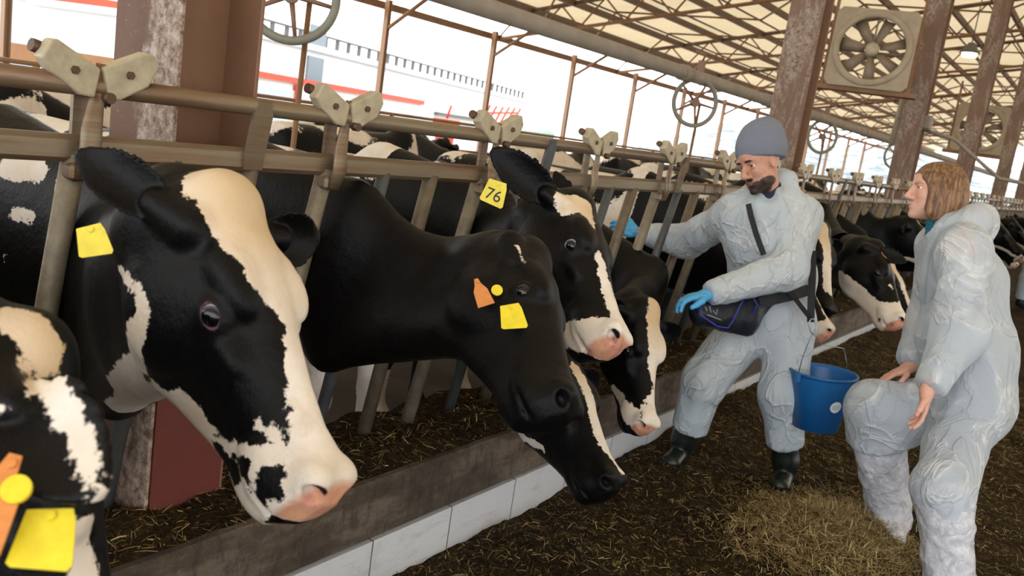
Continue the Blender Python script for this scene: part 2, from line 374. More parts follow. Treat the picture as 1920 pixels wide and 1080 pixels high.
# ------------------------------------------------------------------ headlock fence
SP = .75; Y0 = 1.85; XT, ZT, XB, ZB = 0.0, 1.41, -.18, .33
def fx(z): return XT + (z - ZT) * (XT - XB) / (ZT - ZB)
def make_panel():
    p = empty('headlock_panel', (0, 0, 0)); L = SP * 6; a, b = -.3 * SP, L - .3 * SP
    MB().tube([(fx(1.55), a, 1.55), (fx(1.55), b, 1.55)], .0235, 14).build('upper_rail', M['rail'], p)
    mb = MB().box((0, (a + b) / 2, 1.41), (.016, L / 2, .031), bev=.012); mb.build('lower_rail', M['rail'], p)
    for j, yy in enumerate((1.19, 2.6, 3.9)):
        x1, x2 = fx(1.4), fx(1.575)
        MB().prism([(-.03, 0), (.03, 0), (.03, .15), (.016, .185), (-.016, .185), (-.03, .15)], -.006, .006, (A3(x1 + .018, yy, 1.385), A3(0, 1, 0), nrm(A3(x2 - x1, 0, .175)), A3(1, 0, 0))).build('rail_bracket', M['pipe_blue'] if j == 1 else M['rail'], p)
    for k in range(6):
        y = k * SP
        def bar(dy, r, mt, nm, dyb=0):
            return MB().tube([(fx(1.40), y + dy, 1.40), (fx(.38), y + dy + dyb, .38)], r, 14).build(nm, mt, p)
        bar(.22, .021, M['pipe_blue'], 'fixed_bar', -.02); bar(.45, .025, M['pipe_tan'], 'stop_bar', .0)
        bar(-.03, .026, M['pipe_light'], 'pivot_bar', -.03)
        # latch strap climbing from the pivot bar over both rails
        q = [(.052, -.028, 1.345), (.062, -.022, 1.40), (.052, -.016, 1.455), (.05, -.008, 1.52), (.05, -.002, 1.60)]
        st = MB()
        for s_ in (.0,):
            pts = [(x_ + fx(1.41) - .015, y + dy, z_) for x_, dy, z_ in q]; st.tube(pts, [.02, .027, .025, .018, .012], 12, sq=.42)
        st.box((fx(1.36) + .02, y - .03, 1.36), (.022, .026, .02), bev=.008)
        s1 = st.build('latch_strap', M['rail'], p)
        MB().disc((.078, y - .006, 1.53), (1, 0, 0), .012, .02, 12).build('pivot_bolt', M['bolt'], s1)
        MB().box((fx(1.5) - .03, y - .015, 1.49), (.006, .02, .07)).build('rear_strap', M['rail'], p)
        for sd in (-1, 1):
            ang = math.radians(13 if sd < 0 else -17); X = A3(0, math.cos(ang), -math.sin(ang)); Z = A3(0, math.sin(ang), math.cos(ang))
            o_ = A3(.03, y - .006, 1.565)
            if sd < 0: poly = [(-.138, .0), (-.128, .042), (-.116, .048), (-.01, .022), (-.006, -.042), (-.04, -.046), (-.11, -.022)]
            else: poly = [(.006, -.044), (.008, .026), (.115, .042), (.132, .036), (.138, .0), (.105, -.034), (.03, -.050)]
            pl = MB().prism(poly, -.014, .022, (o_, X, Z, A3(1, 0, 0))).build('latch_plate', M['plastic_beige'], p)
            bv = pl.modifiers.new('bevel', 'BEVEL'); bv.width = .005; bv.segments = 2
            MB().disc(o_ + X * (.065 * sd) + Z * 0 + A3(.024, 0, 0), (1, 0, 0), .0095, .008, 6).build('plate_bolt', M['bolt'], pl)
        MB().tube([(.012, y - .143, 1.618), (.012, y - .112, 1.612)], .014, 10).build('bumper', M['bolt'], p)
    return p
PAN = make_panel()
pan_lab = ['steel headlock fence section at the left edge, in front of the big rusty column', 'headlock fence section where the man reaches through the bars', 'headlock fence section just past the man in the grey beanie', 'headlock fence section directly behind the bob-haired woman']
y_start = Y0 - SP * 2
for i in range(12):
    o = PAN if i == 0 else copy_tree(PAN)
    o.location = (0, y_start + i * SP * 6, 0); o['category'] = 'livestock fence'; o['group'] = 'headlock fence sections'
    o['label'] = pan_lab[i] if i < 4 else 'distant steel headlock fence section receding towards the far end of the row'
# short piece before the first
o = copy_tree(PAN); o.location = (0, y_start - SP * 6, 0); o['label'] = 'headlock fence section nearest the camera at the left margin'

# ------------------------------------------------------------------ steel columns (I sections)
def make_column(name, H_, wx, wy, mf, mw, z0=0):
    c = empty(name); hx, hy = wx / 2, wy / 2; t = .012
    fl = MB().box((0, -hy + t / 2, H_ / 2), (hx, t / 2, H_ / 2), bev=.002); fl.build('near_flange', mf, c)
    MB().box((0, hy - t / 2, H_ / 2), (hx, t / 2, H_ / 2), bev=.002).build('far_flange', mw, c)
    MB().box((.0, 0, H_ / 2), (.006, hy - t, H_ / 2)).build('web', mw, c)
    MB().box((0, 0, .2), (hx + .05, hy + .05, .012)).build('base_plate', mw, c)
    return c
CX_ = -.2
cols = [1.475, 6.48, 10.75, 15.2, 20.4, 25.2, 30, 34.8, 39.6, 44.4, 49.2]
for i, y in enumerate(cols):
    if i == 0:
        c = make_column('steel_column', 5.3, .28, .25, M['column_worn'], M['column_web'])
        MB().box((.142, 0, .65), (.003, .112, .62)).build('lower_cover_plate', M['red_primer'], c)
        tag(c, 'massive rusty brown steel column at upper left beside the nearest cow', 'column', 'columns along the feed fence')
    elif i == 1:
        c = make_column('steel_column', 5.3, .24, .21, M['column'], M['column_web']); C1 = c
        tag(c, 'flaking brown steel column rising directly behind the man in the grey beanie', 'column', 'columns along the feed fence')
    else:
        c = copy_tree(C1)
        c['label'] = {2: 'brown steel column rising behind the woman, second beyond the man', 3: 'brown steel column right of the one above the woman\'s head'}.get(i, 'distant brown steel column near the right edge of the row')
    c.location = (CX_, y, 0)
# ------------------------------------------------------------------ roof
EX, EZ, SL = -9.4, 3.42, .2
def rz(x): return EZ + (x - EX) * SL
RX = 7.0
V, Fc = grid(np.linspace(EX - .3, RX, 30), np.linspace(-6, 64, 60), lambda x, y: rz(x) + .42)
mesh_np('ceiling', V, Fc, M['roof'], kind='structure', smooth=False)
V, Fc = grid(np.linspace(RX, 22, 30), np.linspace(-6, 64, 60), lambda x, y: rz(RX) + .42 - (x - RX) * SL)
mesh_np('ceiling.001', V, Fc[:, ::-1], M['roof'], kind='structure', smooth=False)
def make_purlin():
    p = empty('roof_purlin'); a, b = -5.5, 62
    MB().box((0, (a + b) / 2, .34), (.035, (b - a) / 2, .06)).build('top_chord', M['purlin'], p)
    MB().box((0, (a + b) / 2, .0), (.014, (b - a) / 2, .014)).build('bottom_chord', M['purlin'], p)
    return p
PUR = make_purlin(); first = True
npur = 0
x = EX + .75
while x < RX:
    o = PUR if first else copy_tree(PUR); first = False
    o.location = (x, 0, rz(x)); tag(o, ['steel roof purlin just inside the eave over the outer posts', 'second steel roof purlin in from the eave'][npur] if npur < 2 else 'brown steel purlin running lengthwise under the cream roof', 'roof purlin', 'purlins under the roof'); x += .97; npur += 1
# cross bracing rods between the purlins
def make_truss():
    p = empty('roof_truss')
    a, b = EX, RX
    MB().tube([(a, 0, rz(a) + .33), (b, 0, rz(b) + .33)], .045, 6).build('top_chord', M['purlin'], p)
    MB().tube([(a, 0, rz(a) - .12), (b, 0, rz(b) - .45)], .035, 6).build('bottom_chord', M['web_rod'], p)
    mb = MB(); n = 17
    for i in range(n):
        x0 = a + (b - a) * i / n; x1 = a + (b - a) * (i + .5) / n; x2 = a + (b - a) * (i + 1) / n
        f = lambda x: rz(x) - .12 - .33 * (x - a) / (b - a)
        mb.tube([(x0, 0, f(x0)), (x1, 0, rz(x1) + .33)], .018, 6); mb.tube([(x1, 0, rz(x1) + .33), (x2, 0, f(x2))], .018, 6)
    mb.build('truss_web', M['web_rod'], p)
    mb = MB()
    for i in range(9):
        x0 = a + .75 + .97 * 2 * i; s = 1 if i % 2 else -1
        mb.tube([(x0, 0 if s > 0 else 2.4, rz(x0) + .02), (x0 + .97 * 2, 2.4 if s > 0 else 0, rz(x0 + 1.94) + .02)], .02, 6)
        mb.tube([(x0, 2.4 if s > 0 else 4.8, rz(x0) + .02), (x0 + 1.94, 4.8 if s > 0 else 2.4, rz(x0 + 1.94) + .02)], .02, 6)
    mb.build('wind_brace', M['web_rod'], p)
    return p
TR = make_truss()
for i, y in enumerate([-3.4] + cols):
    o = TR if i == 0 else copy_tree(TR); o.location = (0, y, 0)
    tag(o, 'steel roof truss spanning from the eave over the feed columns', 'roof truss', 'trusses across the barn roof')
# eave beam and outer posts
MB().box((EX, 28, EZ - .1), (.04, 34, .06)).build('eave_beam', M['web_rod'], label='long thin rusty eave beam along the open side of the roof', cat='beam')
def make_post():
    p = empty('outer_post')
    MB().box((0, -.03, 1.7), (.05, .012, 1.7)).box((0, .03, 1.7), (.05, .012, 1.7)).build('channel', M['thin_post'], p)
    MB().box((0, 0, 1.7), (.03, .02, 1.7)).build('core', M['thin_post'], p)
    MB().tube([(0, 0, 2.9), (1.1, 0, 3.62)], .035, 8).build('knee_brace', M['web_rod'], p)
    return p
PO = make_post()
for i in range(15):
    o = PO if i == 0 else copy_tree(PO); o.location = (-9.2, 2.15 + i * 3.17, 0)
    lb = {0: 'thin orange outer post at the far left edge', 3: 'thin outer post left of the red barrow frames, nearest of those against the sky', 4: 'thin outer post beside the red farm frames', 5: 'thin outer post third from the left against the bright sky', 6: 'thin outer post fourth from the left against the bright sky'}.get(i, 'distant thin rusty outer post along the open side of the barn')
    tag(o, lb, 'post', 'thin outer posts of the barn')
# ------------------------------------------------------------------ duct, wheels, fans
du = empty('ventilation_duct', (-1.6, 0, 2.29), label='long dusty round duct hung under the roof above the cows', cat='duct')
MB().tube([(0, -1, 0), (0, 40, 0)], .062, 20).build('tube', M['duct'], du)
for y in (2.6, 7.6, 9.9, 14.5, 19):
    mb = MB().tube([(0, y - .07, 0), (0, y + .07, 0)], .073, 20); mb.build('joint_collar', M['duct'], du)
def make_wheel():
    p = empty('spoked_wheel')
    MB().ring((0, 0, 0), (1, -.9, 0), .215, .022, 48, 10).build('rim', M['wheel'], p)
    ax = nrm(A3(1, -.9, 0)); xx = nrm(np.cross(ax, (0, 0, 1))); yy = np.cross(ax, xx)
    for k in range(5):
        a = 2 * math.pi * k / 5 + .5; d = math.cos(a) * xx + math.sin(a) * yy
        MB().tube([d * .03, d * .2], [.014, .01], 8).build('spoke', M['wheel_spoke'], p)
    MB().tube([-ax * .03, ax * .03], .04, 16).build('hub', M['wheel_spoke'], p)
    h = MB().box((0, 0, .29), (.03, .02, .1)).tube([(.0, .0, .38), (.05, -.06, .44), (-.05, -.06, .47)], .012, 8).build('hanger_bracket', M['wheel_spoke'], p)
    MB().tube([(0, .12, .0), (-.02, .1, -2.0)], .014, 8).build('drop_rod', M['web_rod'], p)
    return p
WH = make_wheel()
for i, (y, l) in enumerate([(3.0, 'large grey spoked wheel cut by the top edge right of the rusty column'), (7.95, 'grey spoked wheel hanging under the duct left of the man\'s beanie'), (12.3, 'small spoked wheel hanging right of the column behind the man'), (17.0, 'tiny far spoked wheel under the duct near the far purlins')]):
    o = WH if i == 0 else copy_tree(WH); o.location = (-1.6, y, 2.06)
    tag(o, l, 'wheel', 'spoked wheels below the duct')
def make_fan():
    p = empty('box_fan'); s = .5
    # fan plane normal -Y ; housing with round opening
    n = 48; P = []; Fc = []
    for z in (-.1, .1):
        for i in range(n):
            a = 2 * math.pi * (i + .5) / n; c, q = math.cos(a), math.sin(a); mx = max(abs(c), abs(q)); P.append((c / mx * s, z, q / mx * s)); P.append((c * .45, z, q * .45))
    for i in range(n):
        j = (i + 1) % n; a0, a1, b0, b1 = 2 * i, 2 * j, 2 * i + 1, 2 * j + 1; m2 = 2 * n
        Fc += [(a0, a1, b1, b0), (m2 + a0, m2 + b0, m2 + b1, m2 + a1), (a0, m2 + a0, m2 + a1, a1), (b0, b1, m2 + b1, m2 + b0)]
    MB().add(P, Fc).build('housing', M['fan_body'], p)
    MB().ring((0, -.1, 0), (0, 1, 0), .435, .045, 48, 8, .6).build('shroud_ring', M['fan_body'], p)
    for k in range(7):
        a = 2 * math.pi * k / 7 + .3; d = A3(math.cos(a), 0, math.sin(a)); e = A3(-math.sin(a), 0, math.cos(a)); o_ = A3(0, -.03, 0)
        P = []
        for r, wdt, tw in ((.09, .035, .03), (.22, .06, .03), (.40, .075, .02)):
            for sg in (-1, 1): P.append(o_ + d * r + e * wdt * sg + A3(0, tw * sg, 0)); P.append(o_ + d * r + e * wdt * sg + A3(0, tw * sg + .008, 0))
        Fc = []
        for q in (0, 4): Fc += [(q, q + 2, q + 6, q + 4), (q + 1, q + 5, q + 7, q + 3), (q, q + 4, q + 5, q + 1), (q + 2, q + 3, q + 7, q + 6)]
        Fc += [(0, 1, 3, 2), (8, 10, 11, 9)]
        MB().add(P, Fc, True).build('blade', M['fan_blade'], p)
    MB().tube([(0, -.1, 0), (0, -.08, 0), (0, .06, 0)], [.05, .085, .085], 20).build('hub', M['plastic_beige'], p)
    MB().box((0, .02, -.0), (.012, .012, .43)).box((0, .09, 0), (.43, .012, .012)).build('support_bar', M['fan_blade'], p)
    MB().box((0, 0, -.52), (.62, .05, .03)).box((-.52, 0, .2), (.02, .02, .75)).box((.52, 0, .2), (.02, .02, .75)).build('mount_frame', M['web_rod'], p)
    return p
FA = make_fan(); f1 = at_d(1635, 95, 9.3); f2 = at_d(1838, 243, 20)
for i, (l, t) in enumerate([(f1, 'large dusty square fan hung between the two nearest columns behind the people'), (f2, 'smaller far round fan seen between the columns at right')]):
    o = FA if i == 0 else copy_tree(FA); o.location = l.tolist(); o.rotation_euler = (math.radians(-8), 0, math.radians(12)); o.scale = (.83, .83, .83) if i == 0 else (1.1,) * 3
    tag(o, t, 'fan', 'ventilation fans')
mb = empty('water_motor', at_d(1690, 215, 10).tolist(), label='small pale motor and pipe cluster fixed on the column below the square fan', cat='motor')
MB().tube([(0, 0, -.35), (0, 0, .25)], [.07, .05], 12).build('body', M['fan_body'], mb)
MB().box((.1, -.05, .0), (.12, .06, .06), bev=.02).box((.28, -.05, -.06), (.07, .05, .08), bev=.02).build('gear_case', M['duct'], mb)
MB().tube([(.1, 0, -.1), (.6, 0, -.2), (1.1, .2, -.55), (1.9, .3, -.6)], .02, 8).build('hose', M['duct'], mb)
lp = at_d(1818, 100, 12); la = empty('pendant_lamp', lp.tolist(), label='small lit pendant lamp under the roof between the right-hand columns', cat='lamp')
em = bpy.data.materials.new('lamp_glow'); em.use_nodes = True; em.node_tree.nodes['Principled BSDF'].inputs['Emission Color'].default_value = (1, .85, .6, 1); em.node_tree.nodes['Principled BSDF'].inputs['Emission Strength'].default_value = 6
MB().tube([(0, 0, 0), (0, 0, -.05)], [.10, .09], 16).build('bulb', em, la)
MB().tube([(0, 0, .0), (0, 0, .06), (0, 0, .14)], [.14, .09, .04], 16).tube([(0, 0, .1), (0, 0, 1.9)], .008, 6).build('shade', M['grey_dark'], la)
# ------------------------------------------------------------------ outside
def P3(x, y, d): return at_d(x, y, d)
# white hall: facade quad running away to the right
hl = empty('white_hall', (-20, 20, 0), label='long white industrial hall with red trim outside beyond the cows', cat='building')
A_ = at_d(440, 60, 22.); B_ = at_d(1000, 163, 48.); dirn = nrm(A3(B_[0] - A_[0], B_[1] - A_[1], 0)); nn_ = A3(dirn[1], -dirn[0], 0)
if nn_ @ (CAMP - A_) < 0: nn_ = -nn_
Lh = np.linalg.norm((B_ - A_)[:2]); zt = A_[2]
fr = lambda u, z, o=0: A3(A_[0], A_[1], 0) + dirn * u + nn_ * o + A3(0, 0, z)
Rb = np.stack([dirn, nn_, A3(0, 0, 1)], 1)
def hb(u0, u1, z0, z1, o0, o1, name, mat, par):
    c = fr((u0 + u1) / 2, (z0 + z1) / 2, (o0 + o1) / 2) - A3(*par.location) if par else fr((u0 + u1) / 2, (z0 + z1) / 2, (o0 + o1) / 2)
    return MB().box(c, ((u1 - u0) / 2, abs(o1 - o0) / 2, (z1 - z0) / 2), Rb).build(name, mat, par)
hb(0, Lh, 0, zt, -6, 0, 'wall', M['wall_white'], hl)
rf = hb(-.3, Lh + .3, zt, zt + .18, -6.2, .15, 'roof_edge', M['wall_blue'], hl)
mb_ = MB()
for i in range(34):
    u = Lh * .06 + i * Lh * .9 / 34; c = fr(u, zt + .35, 0.0) - A3(*hl.location); mb_.box(c, (.05, .05, .18), Rb)
c = fr(Lh * .5, zt + .5, 0) - A3(*hl.location); mb_.box(c, (Lh * .46, .04, .03), Rb); mb_.build('snow_guard', M['grey_dark'], hl)
hb(0, Lh * .45, zt - 1.0, zt - .84, 0, .12, 'red_beam', M['red_trim'], hl)
hb(3.0, 3.25, 0, zt - 1.05, 0, .12, 'door_frame', M['red_trim'], hl)
hb(1.0, 3.0, 0, zt - 1.2, .0, .06, 'door', M['wall_blue'], hl)
for zz in (0, 1): hb(3.6, 4.5, 2.2 + zz * .9 - .2, 2.9 + zz * .9 - .2, 0, .06, 'window', M['glass_dark'], hl)
hb(Lh * .5, Lh * .78, zt - 1.3, zt - 1.18, 0, .2, 'gutter', M['grey_dark'], hl)
# neighbouring shed at the far left
sh = empty('neighbour_shed', at_d(90, 100, 16).tolist(), label='neighbouring open shed with brown corrugated roof at the upper left', cat='building')
A_ = at_d(-150, 60, 15.); B_ = at_d(215, 98, 15.5); dirn = nrm(A3(B_[0] - A_[0], B_[1] - A_[1], 0)); nn_ = A3(dirn[1], -dirn[0], 0)
if nn_ @ (CAMP - A_) < 0: nn_ = -nn_
Rb = np.stack([dirn, nn_, A3(0, 0, 1)], 1); zt = B_[2] - .1
hb(-2, 5, zt - .28, zt, -3, 0, 'roof', M['roof_brown'], sh); hb(-2, 5, zt - .75, zt - .68, -.4, 0, 'beam', M['web_rod'], sh); hb(-2, 5, zt - .48, zt - .42, -.2, 0, 'beam', M['web_rod'], sh)
for u in (.2, 1.8, 3.4): hb(u, u + .09, 0, zt - .3, -.1, 0, 'post', M['web_rod'], sh)
wl = empty('blue_white_wall', (-14, 12, 0), label='weathered pale wall with orange red coping beyond the shed roof at upper left', cat='building')
A_ = at_d(-200, -60, 24.); B_ = at_d(225, 20, 26); dirn = nrm(A3(B_[0] - A_[0], B_[1] - A_[1], 0)); nn_ = A3(dirn[1], -dirn[0], 0)
if nn_ @ (CAMP - A_) < 0: nn_ = -nn_
Rb = np.stack([dirn, nn_, A3(0, 0, 1)], 1); zt = B_[2]
hb(-4, 9.5, 0, zt, -.4, 0, 'wall', M['wall_blue'], wl); hb(-4, 9.5, zt - .1, zt + .25, -.5, .1, 'coping', M['red_trim'], wl)
# red machines on the yard
for i, (px, py, d, s_) in enumerate([(915, 222, 30, .9), (950, 222, 31, .8)]):
    c = at_d(px, py, d); r = empty('farm_frame', c.tolist(), label=['red tubular farm frame standing outside, left of the pair', 'red tubular farm frame standing outside, right of the pair'][i], cat='farm equipment', group='red frames in the yard')
    f = MB()
    for t_ in (-.25, .05, .35): f.tube([(t_ * s_ - .2, 0, -.5), (t_ * s_ + .25, 0, .5 * s_)], .035, 6)
    for t_ in (-.2, .15): f.tube([(-.5 * s_, 0, t_), (.5 * s_, 0, t_ + .08)], .035, 6)
    f.build('lattice', M['red_trim'], r); MB().tube([(0, 0, -.5), (0, 0, -c[2] + .0)], .05, 6).build('stand', M['red_trim'], r)
c = at_d(838, 222, 30); r = empty('red_machine', c.tolist(), label='small red machine standing outside left of the red frames', cat='farm equipment')
MB().box((0, 0, -.15), (.35, .3, .12)).box((0, 0, -.9), (.25, .2, .7)).build('chassis', M['red_trim'], r); MB().tube([(0, 0, 0), (.12, 0, .45)], .04, 6).build('lever', M['red_trim'], r)
c = at_d(1000, 250, 34); r = empty('green_tank', c.tolist(), label='low pale green tank outside beyond the red frames', cat='tank')
MB().tube([(-.8, 0, -.1), (-.7, 0, 0), (.7, 0, 0), (.8, 0, -.1)], [.2, .35, .35, .2], 14).build('shell', simple('pale_green_paint', '9db8a6', .6), r); MB().box((0, 0, -.9), (.5, .2, .7)).build('stand', M['grey_dark'], r)
# yard railings behind the first cows
rr = empty('yard_railing', (-7.3, 9, 0), label='rusty pipe railing beyond the cows\' backs', cat='railing')
for z in (1.05, 1.3, 1.5): MB().tube([(0, -8, z), (0, 20, z)], .025, 8).build('rail', M['web_rod'], rr)
for k in range(10): MB().tube([(0, -8 + k * 3, 0), (0, -8 + k * 3, 1.52)], .03, 8).build('upright', M['web_rod'], rr)
# hill
hv = []; U_ = np.linspace(0, 1, 90); 
def hill_pt(u, t):
    px = 700 + u * 1500; h0 = [0, 0]
    return px
n1, n2 = 90, 14; V = []
for i in range(n1):
    u = i / (n1 - 1); px = 1120 + u * 1150; d = FW + RT * (px - 960) / F; d = nrm(A3(d[0], d[1], 0))
    for j in range(n2):
        t = j / (n2 - 1); dist = 120 + 60 * t
        hz = 7.5 * math.sin(min(1, max(0, (px - 1130) / 200)) * math.pi / 2) * (1 + .12 * math.sin(px * .02)) * math.sin(t * math.pi / 2)
        V.append((CAMP[0] + d[0] * dist, d[1] * dist, -.1 + max(hz, 0)))
a = np.arange(n1 * n2).reshape(n1, n2)
mesh_np('hill', V, np.stack([a[:-1, :-1], a[1:, :-1], a[1:, 1:], a[:-1, 1:]], -1).reshape(-1, 4), M['hill'], kind='structure')
# ------------------------------------------------------------------ implicit surfaces
class Grid:
    def __init__(s, lo, hi, h):
        s.h = h; s.lo = np.asarray(lo, float); n = np.maximum(np.ceil((np.asarray(hi, float) - s.lo) / h).astype(int) + 1, 4)
        s.ax = [s.lo[i] + h * np.arange(n[i]) for i in range(3)]; s.D = np.full(n, .12, np.float32)
    def sub(s, lo, hi):
        r = []
        for i in range(3):
            a = int(np.floor((lo[i] - s.lo[i]) / s.h)); b = int(np.ceil((hi[i] - s.lo[i]) / s.h)) + 1
            a = max(a, 0); b = min(b, len(s.ax[i]))
            if b - a < 1: return None
            r.append(slice(a, b))
        return tuple(r)
    def pts(s, sl):
        X, Y, Z = np.meshgrid(*[s.ax[i][sl[i]] for i in range(3)], indexing='ij'); return np.stack([X, Y, Z], -1).reshape(-1, 3).astype(np.float32)
    def op(s, fn, lo, hi, k, mode='u'):
        sl = s.sub(np.asarray(lo) - k - .015, np.asarray(hi) + k + .015)
        if sl is None: return
        d = fn(s.pts(sl)).reshape(s.D[sl].shape).astype(np.float32); a = s.D[sl]
        if mode == 'u':
            if k > 0: hh = np.clip(.5 + .5 * (a - d) / k, 0, 1); s.D[sl] = a + (d - a) * hh - k * hh * (1 - hh)
            else: s.D[sl] = np.minimum(a, d)
        else:
            d = -d
            if k > 0: hh = np.clip(.5 - .5 * (a - d) / k, 0, 1); s.D[sl] = a + (d - a) * hh + k * hh * (1 - hh)
            else: s.D[sl] = np.maximum(a, d)
    def mesh(s, skip=None):
        D = s.D; S = D < 0; c = S[:-1, :-1, :-1]; al = c.copy(); an = c.copy()
        for dx in (0, 1):
            for dy in (0, 1):
                for dz in (0, 1):
                    q = S[dx:D.shape[0] - 1 + dx, dy:D.shape[1] - 1 + dy, dz:D.shape[2] - 1 + dz]; al &= q; an |= q
        act = an & ~al; I = np.argwhere(act); idx = np.full(act.shape, -1, np.int64); idx[act] = np.arange(len(I))
        acc = np.zeros((len(I), 3)); cnt = np.zeros(len(I)); C8 = {}
        for dx in (0, 1):
            for dy in (0, 1):
                for dz in (0, 1): C8[dx, dy, dz] = D[I[:, 0] + dx, I[:, 1] + dy, I[:, 2] + dz].astype(float)
        for a in range(3):
            for p in (0, 1):
                for q in (0, 1):
                    k0 = [0, 0, 0]; k0[(a + 1) % 3] = p; k0[(a + 2) % 3] = q; k1 = list(k0); k1[a] = 1
                    v0, v1 = C8[tuple(k0)], C8[tuple(k1)]; mk = (v0 < 0) != (v1 < 0); t = np.where(mk, v0 / np.where(mk, v0 - v1, 1), 0)
                    P = np.tile(np.array(k0, float), (len(I), 1)); P[:, a] = t; acc[mk] += P[mk]; cnt[mk] += 1
        V = s.lo + (I + acc / cnt[:, None]) * s.h; F_ = []
        for a in range(3):
            u, v = (a + 1) % 3, (a + 2) % 3
            s0 = [slice(1, -1)] * 3; s0[a] = slice(0, -1); s1 = list(s0); s1[a] = slice(1, None)
            A, B = S[tuple(s0)], S[tuple(s1)]
            for (x0, x1, flip) in ((A, B, False), (B, A, True)):
                E_ = np.argwhere(x0 & ~x1); off = np.ones(3, int); off[a] = 0; E_ = E_ + off
                if not len(E_): continue
                def cell(du, dv):
                    e = E_.copy(); e[:, u] -= du; e[:, v] -= dv; return idx[e[:, 0], e[:, 1], e[:, 2]]
                q = np.stack([cell(1, 1), cell(0, 1), cell(0, 0), cell(1, 0)], 1)
                if flip: q = q[:, ::-1]
                F_.append(q)
        F_ = np.concatenate(F_); F_ = F_[(F_ >= 0).all(1)]
        if skip is not None:
            ce = V[F_].mean(1); k = np.zeros(len(F_), bool)
            for lo, hi in skip: k |= ((ce > lo) & (ce < hi)).all(1)
            F_ = F_[~k]
        return V, F_
class Solid:
    """list of primitives, meshed in one or several boxes of different resolution"""
    def __init__(s): s.o = []
    def add(s, fn, lo, hi, k=.01, mode='u'): s.o.append((fn, np.asarray(lo, float), np.asarray(hi, float), k, mode)); return s
    def ell(s, c, r, k=.01, R=None, mode='u'):
        c = np.asarray(c, float); r = np.asarray(r, float) * np.ones(3); R = np.eye(3) if R is None else R
        def fn(P):
            q = (P - c) @ R; k0 = np.linalg.norm(q / r, axis=1); k1 = np.linalg.norm(q / r ** 2, axis=1) + 1e-9; return k0 * (k0 - 1) / k1
        e = np.sqrt(((R * r) ** 2).sum(1)); return s.add(fn, c - e, c + e, k, mode)
    def cone(s, a, b, ra, rb, k=.01, mode='u'):
        a = np.asarray(a, float); b = np.asarray(b, float); d = b - a; L = d @ d + 1e-12
        def fn(P):
            t = np.clip((P - a) @ d / L, 0, 1); return np.linalg.norm(P - a - t[:, None] * d, axis=1) - (ra + (rb - ra) * t)
        r = max(ra, rb); return s.add(fn, np.minimum(a, b) - r, np.maximum(a, b) + r, k, mode)
    def chain(s, pts, rs, k=.01):
        for i in range(len(pts) - 1): s.cone(pts[i], pts[i + 1], rs[i], rs[i + 1], k)
        return s
    def etube(s, a, b, s0, s1, side, k=.03, mode='u'):
        """elliptic tube: s=(half width along side, half height)"""
        a = np.asarray(a, float); b = np.asarray(b, float); x = b - a; L = np.linalg.norm(x); x /= L; y = np.asarray(side, float); y = nrm(y - x * (x @ y)); z = np.cross(x, y)
        R = np.stack([x, y, z], 1); s0 = A3(*s0); s1 = A3(*s1)
        def fn(P):
            q = (P - a) @ R; t = np.clip(q[:, 0] / L, 0, 1); w_ = s0[0] + (s1[0] - s0[0]) * t; h = s0[1] + (s1[1] - s0[1]) * t
            ex = q[:, 0] - t * L; m_ = np.minimum(w_, h)
            k0 = np.sqrt((q[:, 1] / w_) ** 2 + (q[:, 2] / h) ** 2 + (ex / m_) ** 2) + 1e-9
            k1 = np.sqrt((q[:, 1] / w_ ** 2) ** 2 + (q[:, 2] / h ** 2) ** 2 + (ex / m_ ** 2) ** 2) + 1e-9
            return k0 * (k0 - 1) / k1
        r = max(*s0, *s1); return s.add(fn, np.minimum(a, b) - r, np.maximum(a, b) + r, k, mode)
    def mesh(s, lo, hi, h, fine=()):
        parts = []
        for (flo, fhi, fh) in fine: parts.append((flo, fhi, fh, None))
        parts.append((lo, hi, h, [(A3(*f[0]) + h * 1.1, A3(*f[1]) - h * 1.1) for f in fine] or None))
        VV = []; FF = []; n = 0
        for (l, u, r, sk) in parts:
            g = Grid(l, u, r)
            for (fn, a, b, k, md) in s.o: g.op(fn, a, b, k, md)
            if sk is None and fine:   # keep the open faces at the border of a fine box
                pass
            V, Fc = g.mesh(sk); VV.append(V); FF.append(Fc + n); n += len(V)
        V = np.concatenate(VV); Fc = np.concatenate(FF); us = np.zeros(len(V), bool); us[Fc.ravel()] = True; mp = np.cumsum(us) - 1
        return V[us], mp[Fc]
def smooth(V, Fc, it=2, lam=.5):
    for _ in range(it):
        acc = np.zeros_like(V); cn = np.zeros(len(V))
        for i in range(4):
            j = (i + 1) % 4
            for a, b in ((i, j), (j, i)): np.add.at(acc, Fc[:, a], V[Fc[:, b]]); np.add.at(cn, Fc[:, a], 1)
        V = V + lam * (acc / cn[:, None] - V)
    return V
def vnormals(V, Fc):
    n = np.cross(V[Fc[:, 2]] - V[Fc[:, 0]], V[Fc[:, 3]] - V[Fc[:, 1]]); N = np.zeros_like(V)
    for i in range(4): np.add.at(N, Fc[:, i], n)
    return N / (np.linalg.norm(N, axis=1)[:, None] + 1e-12)
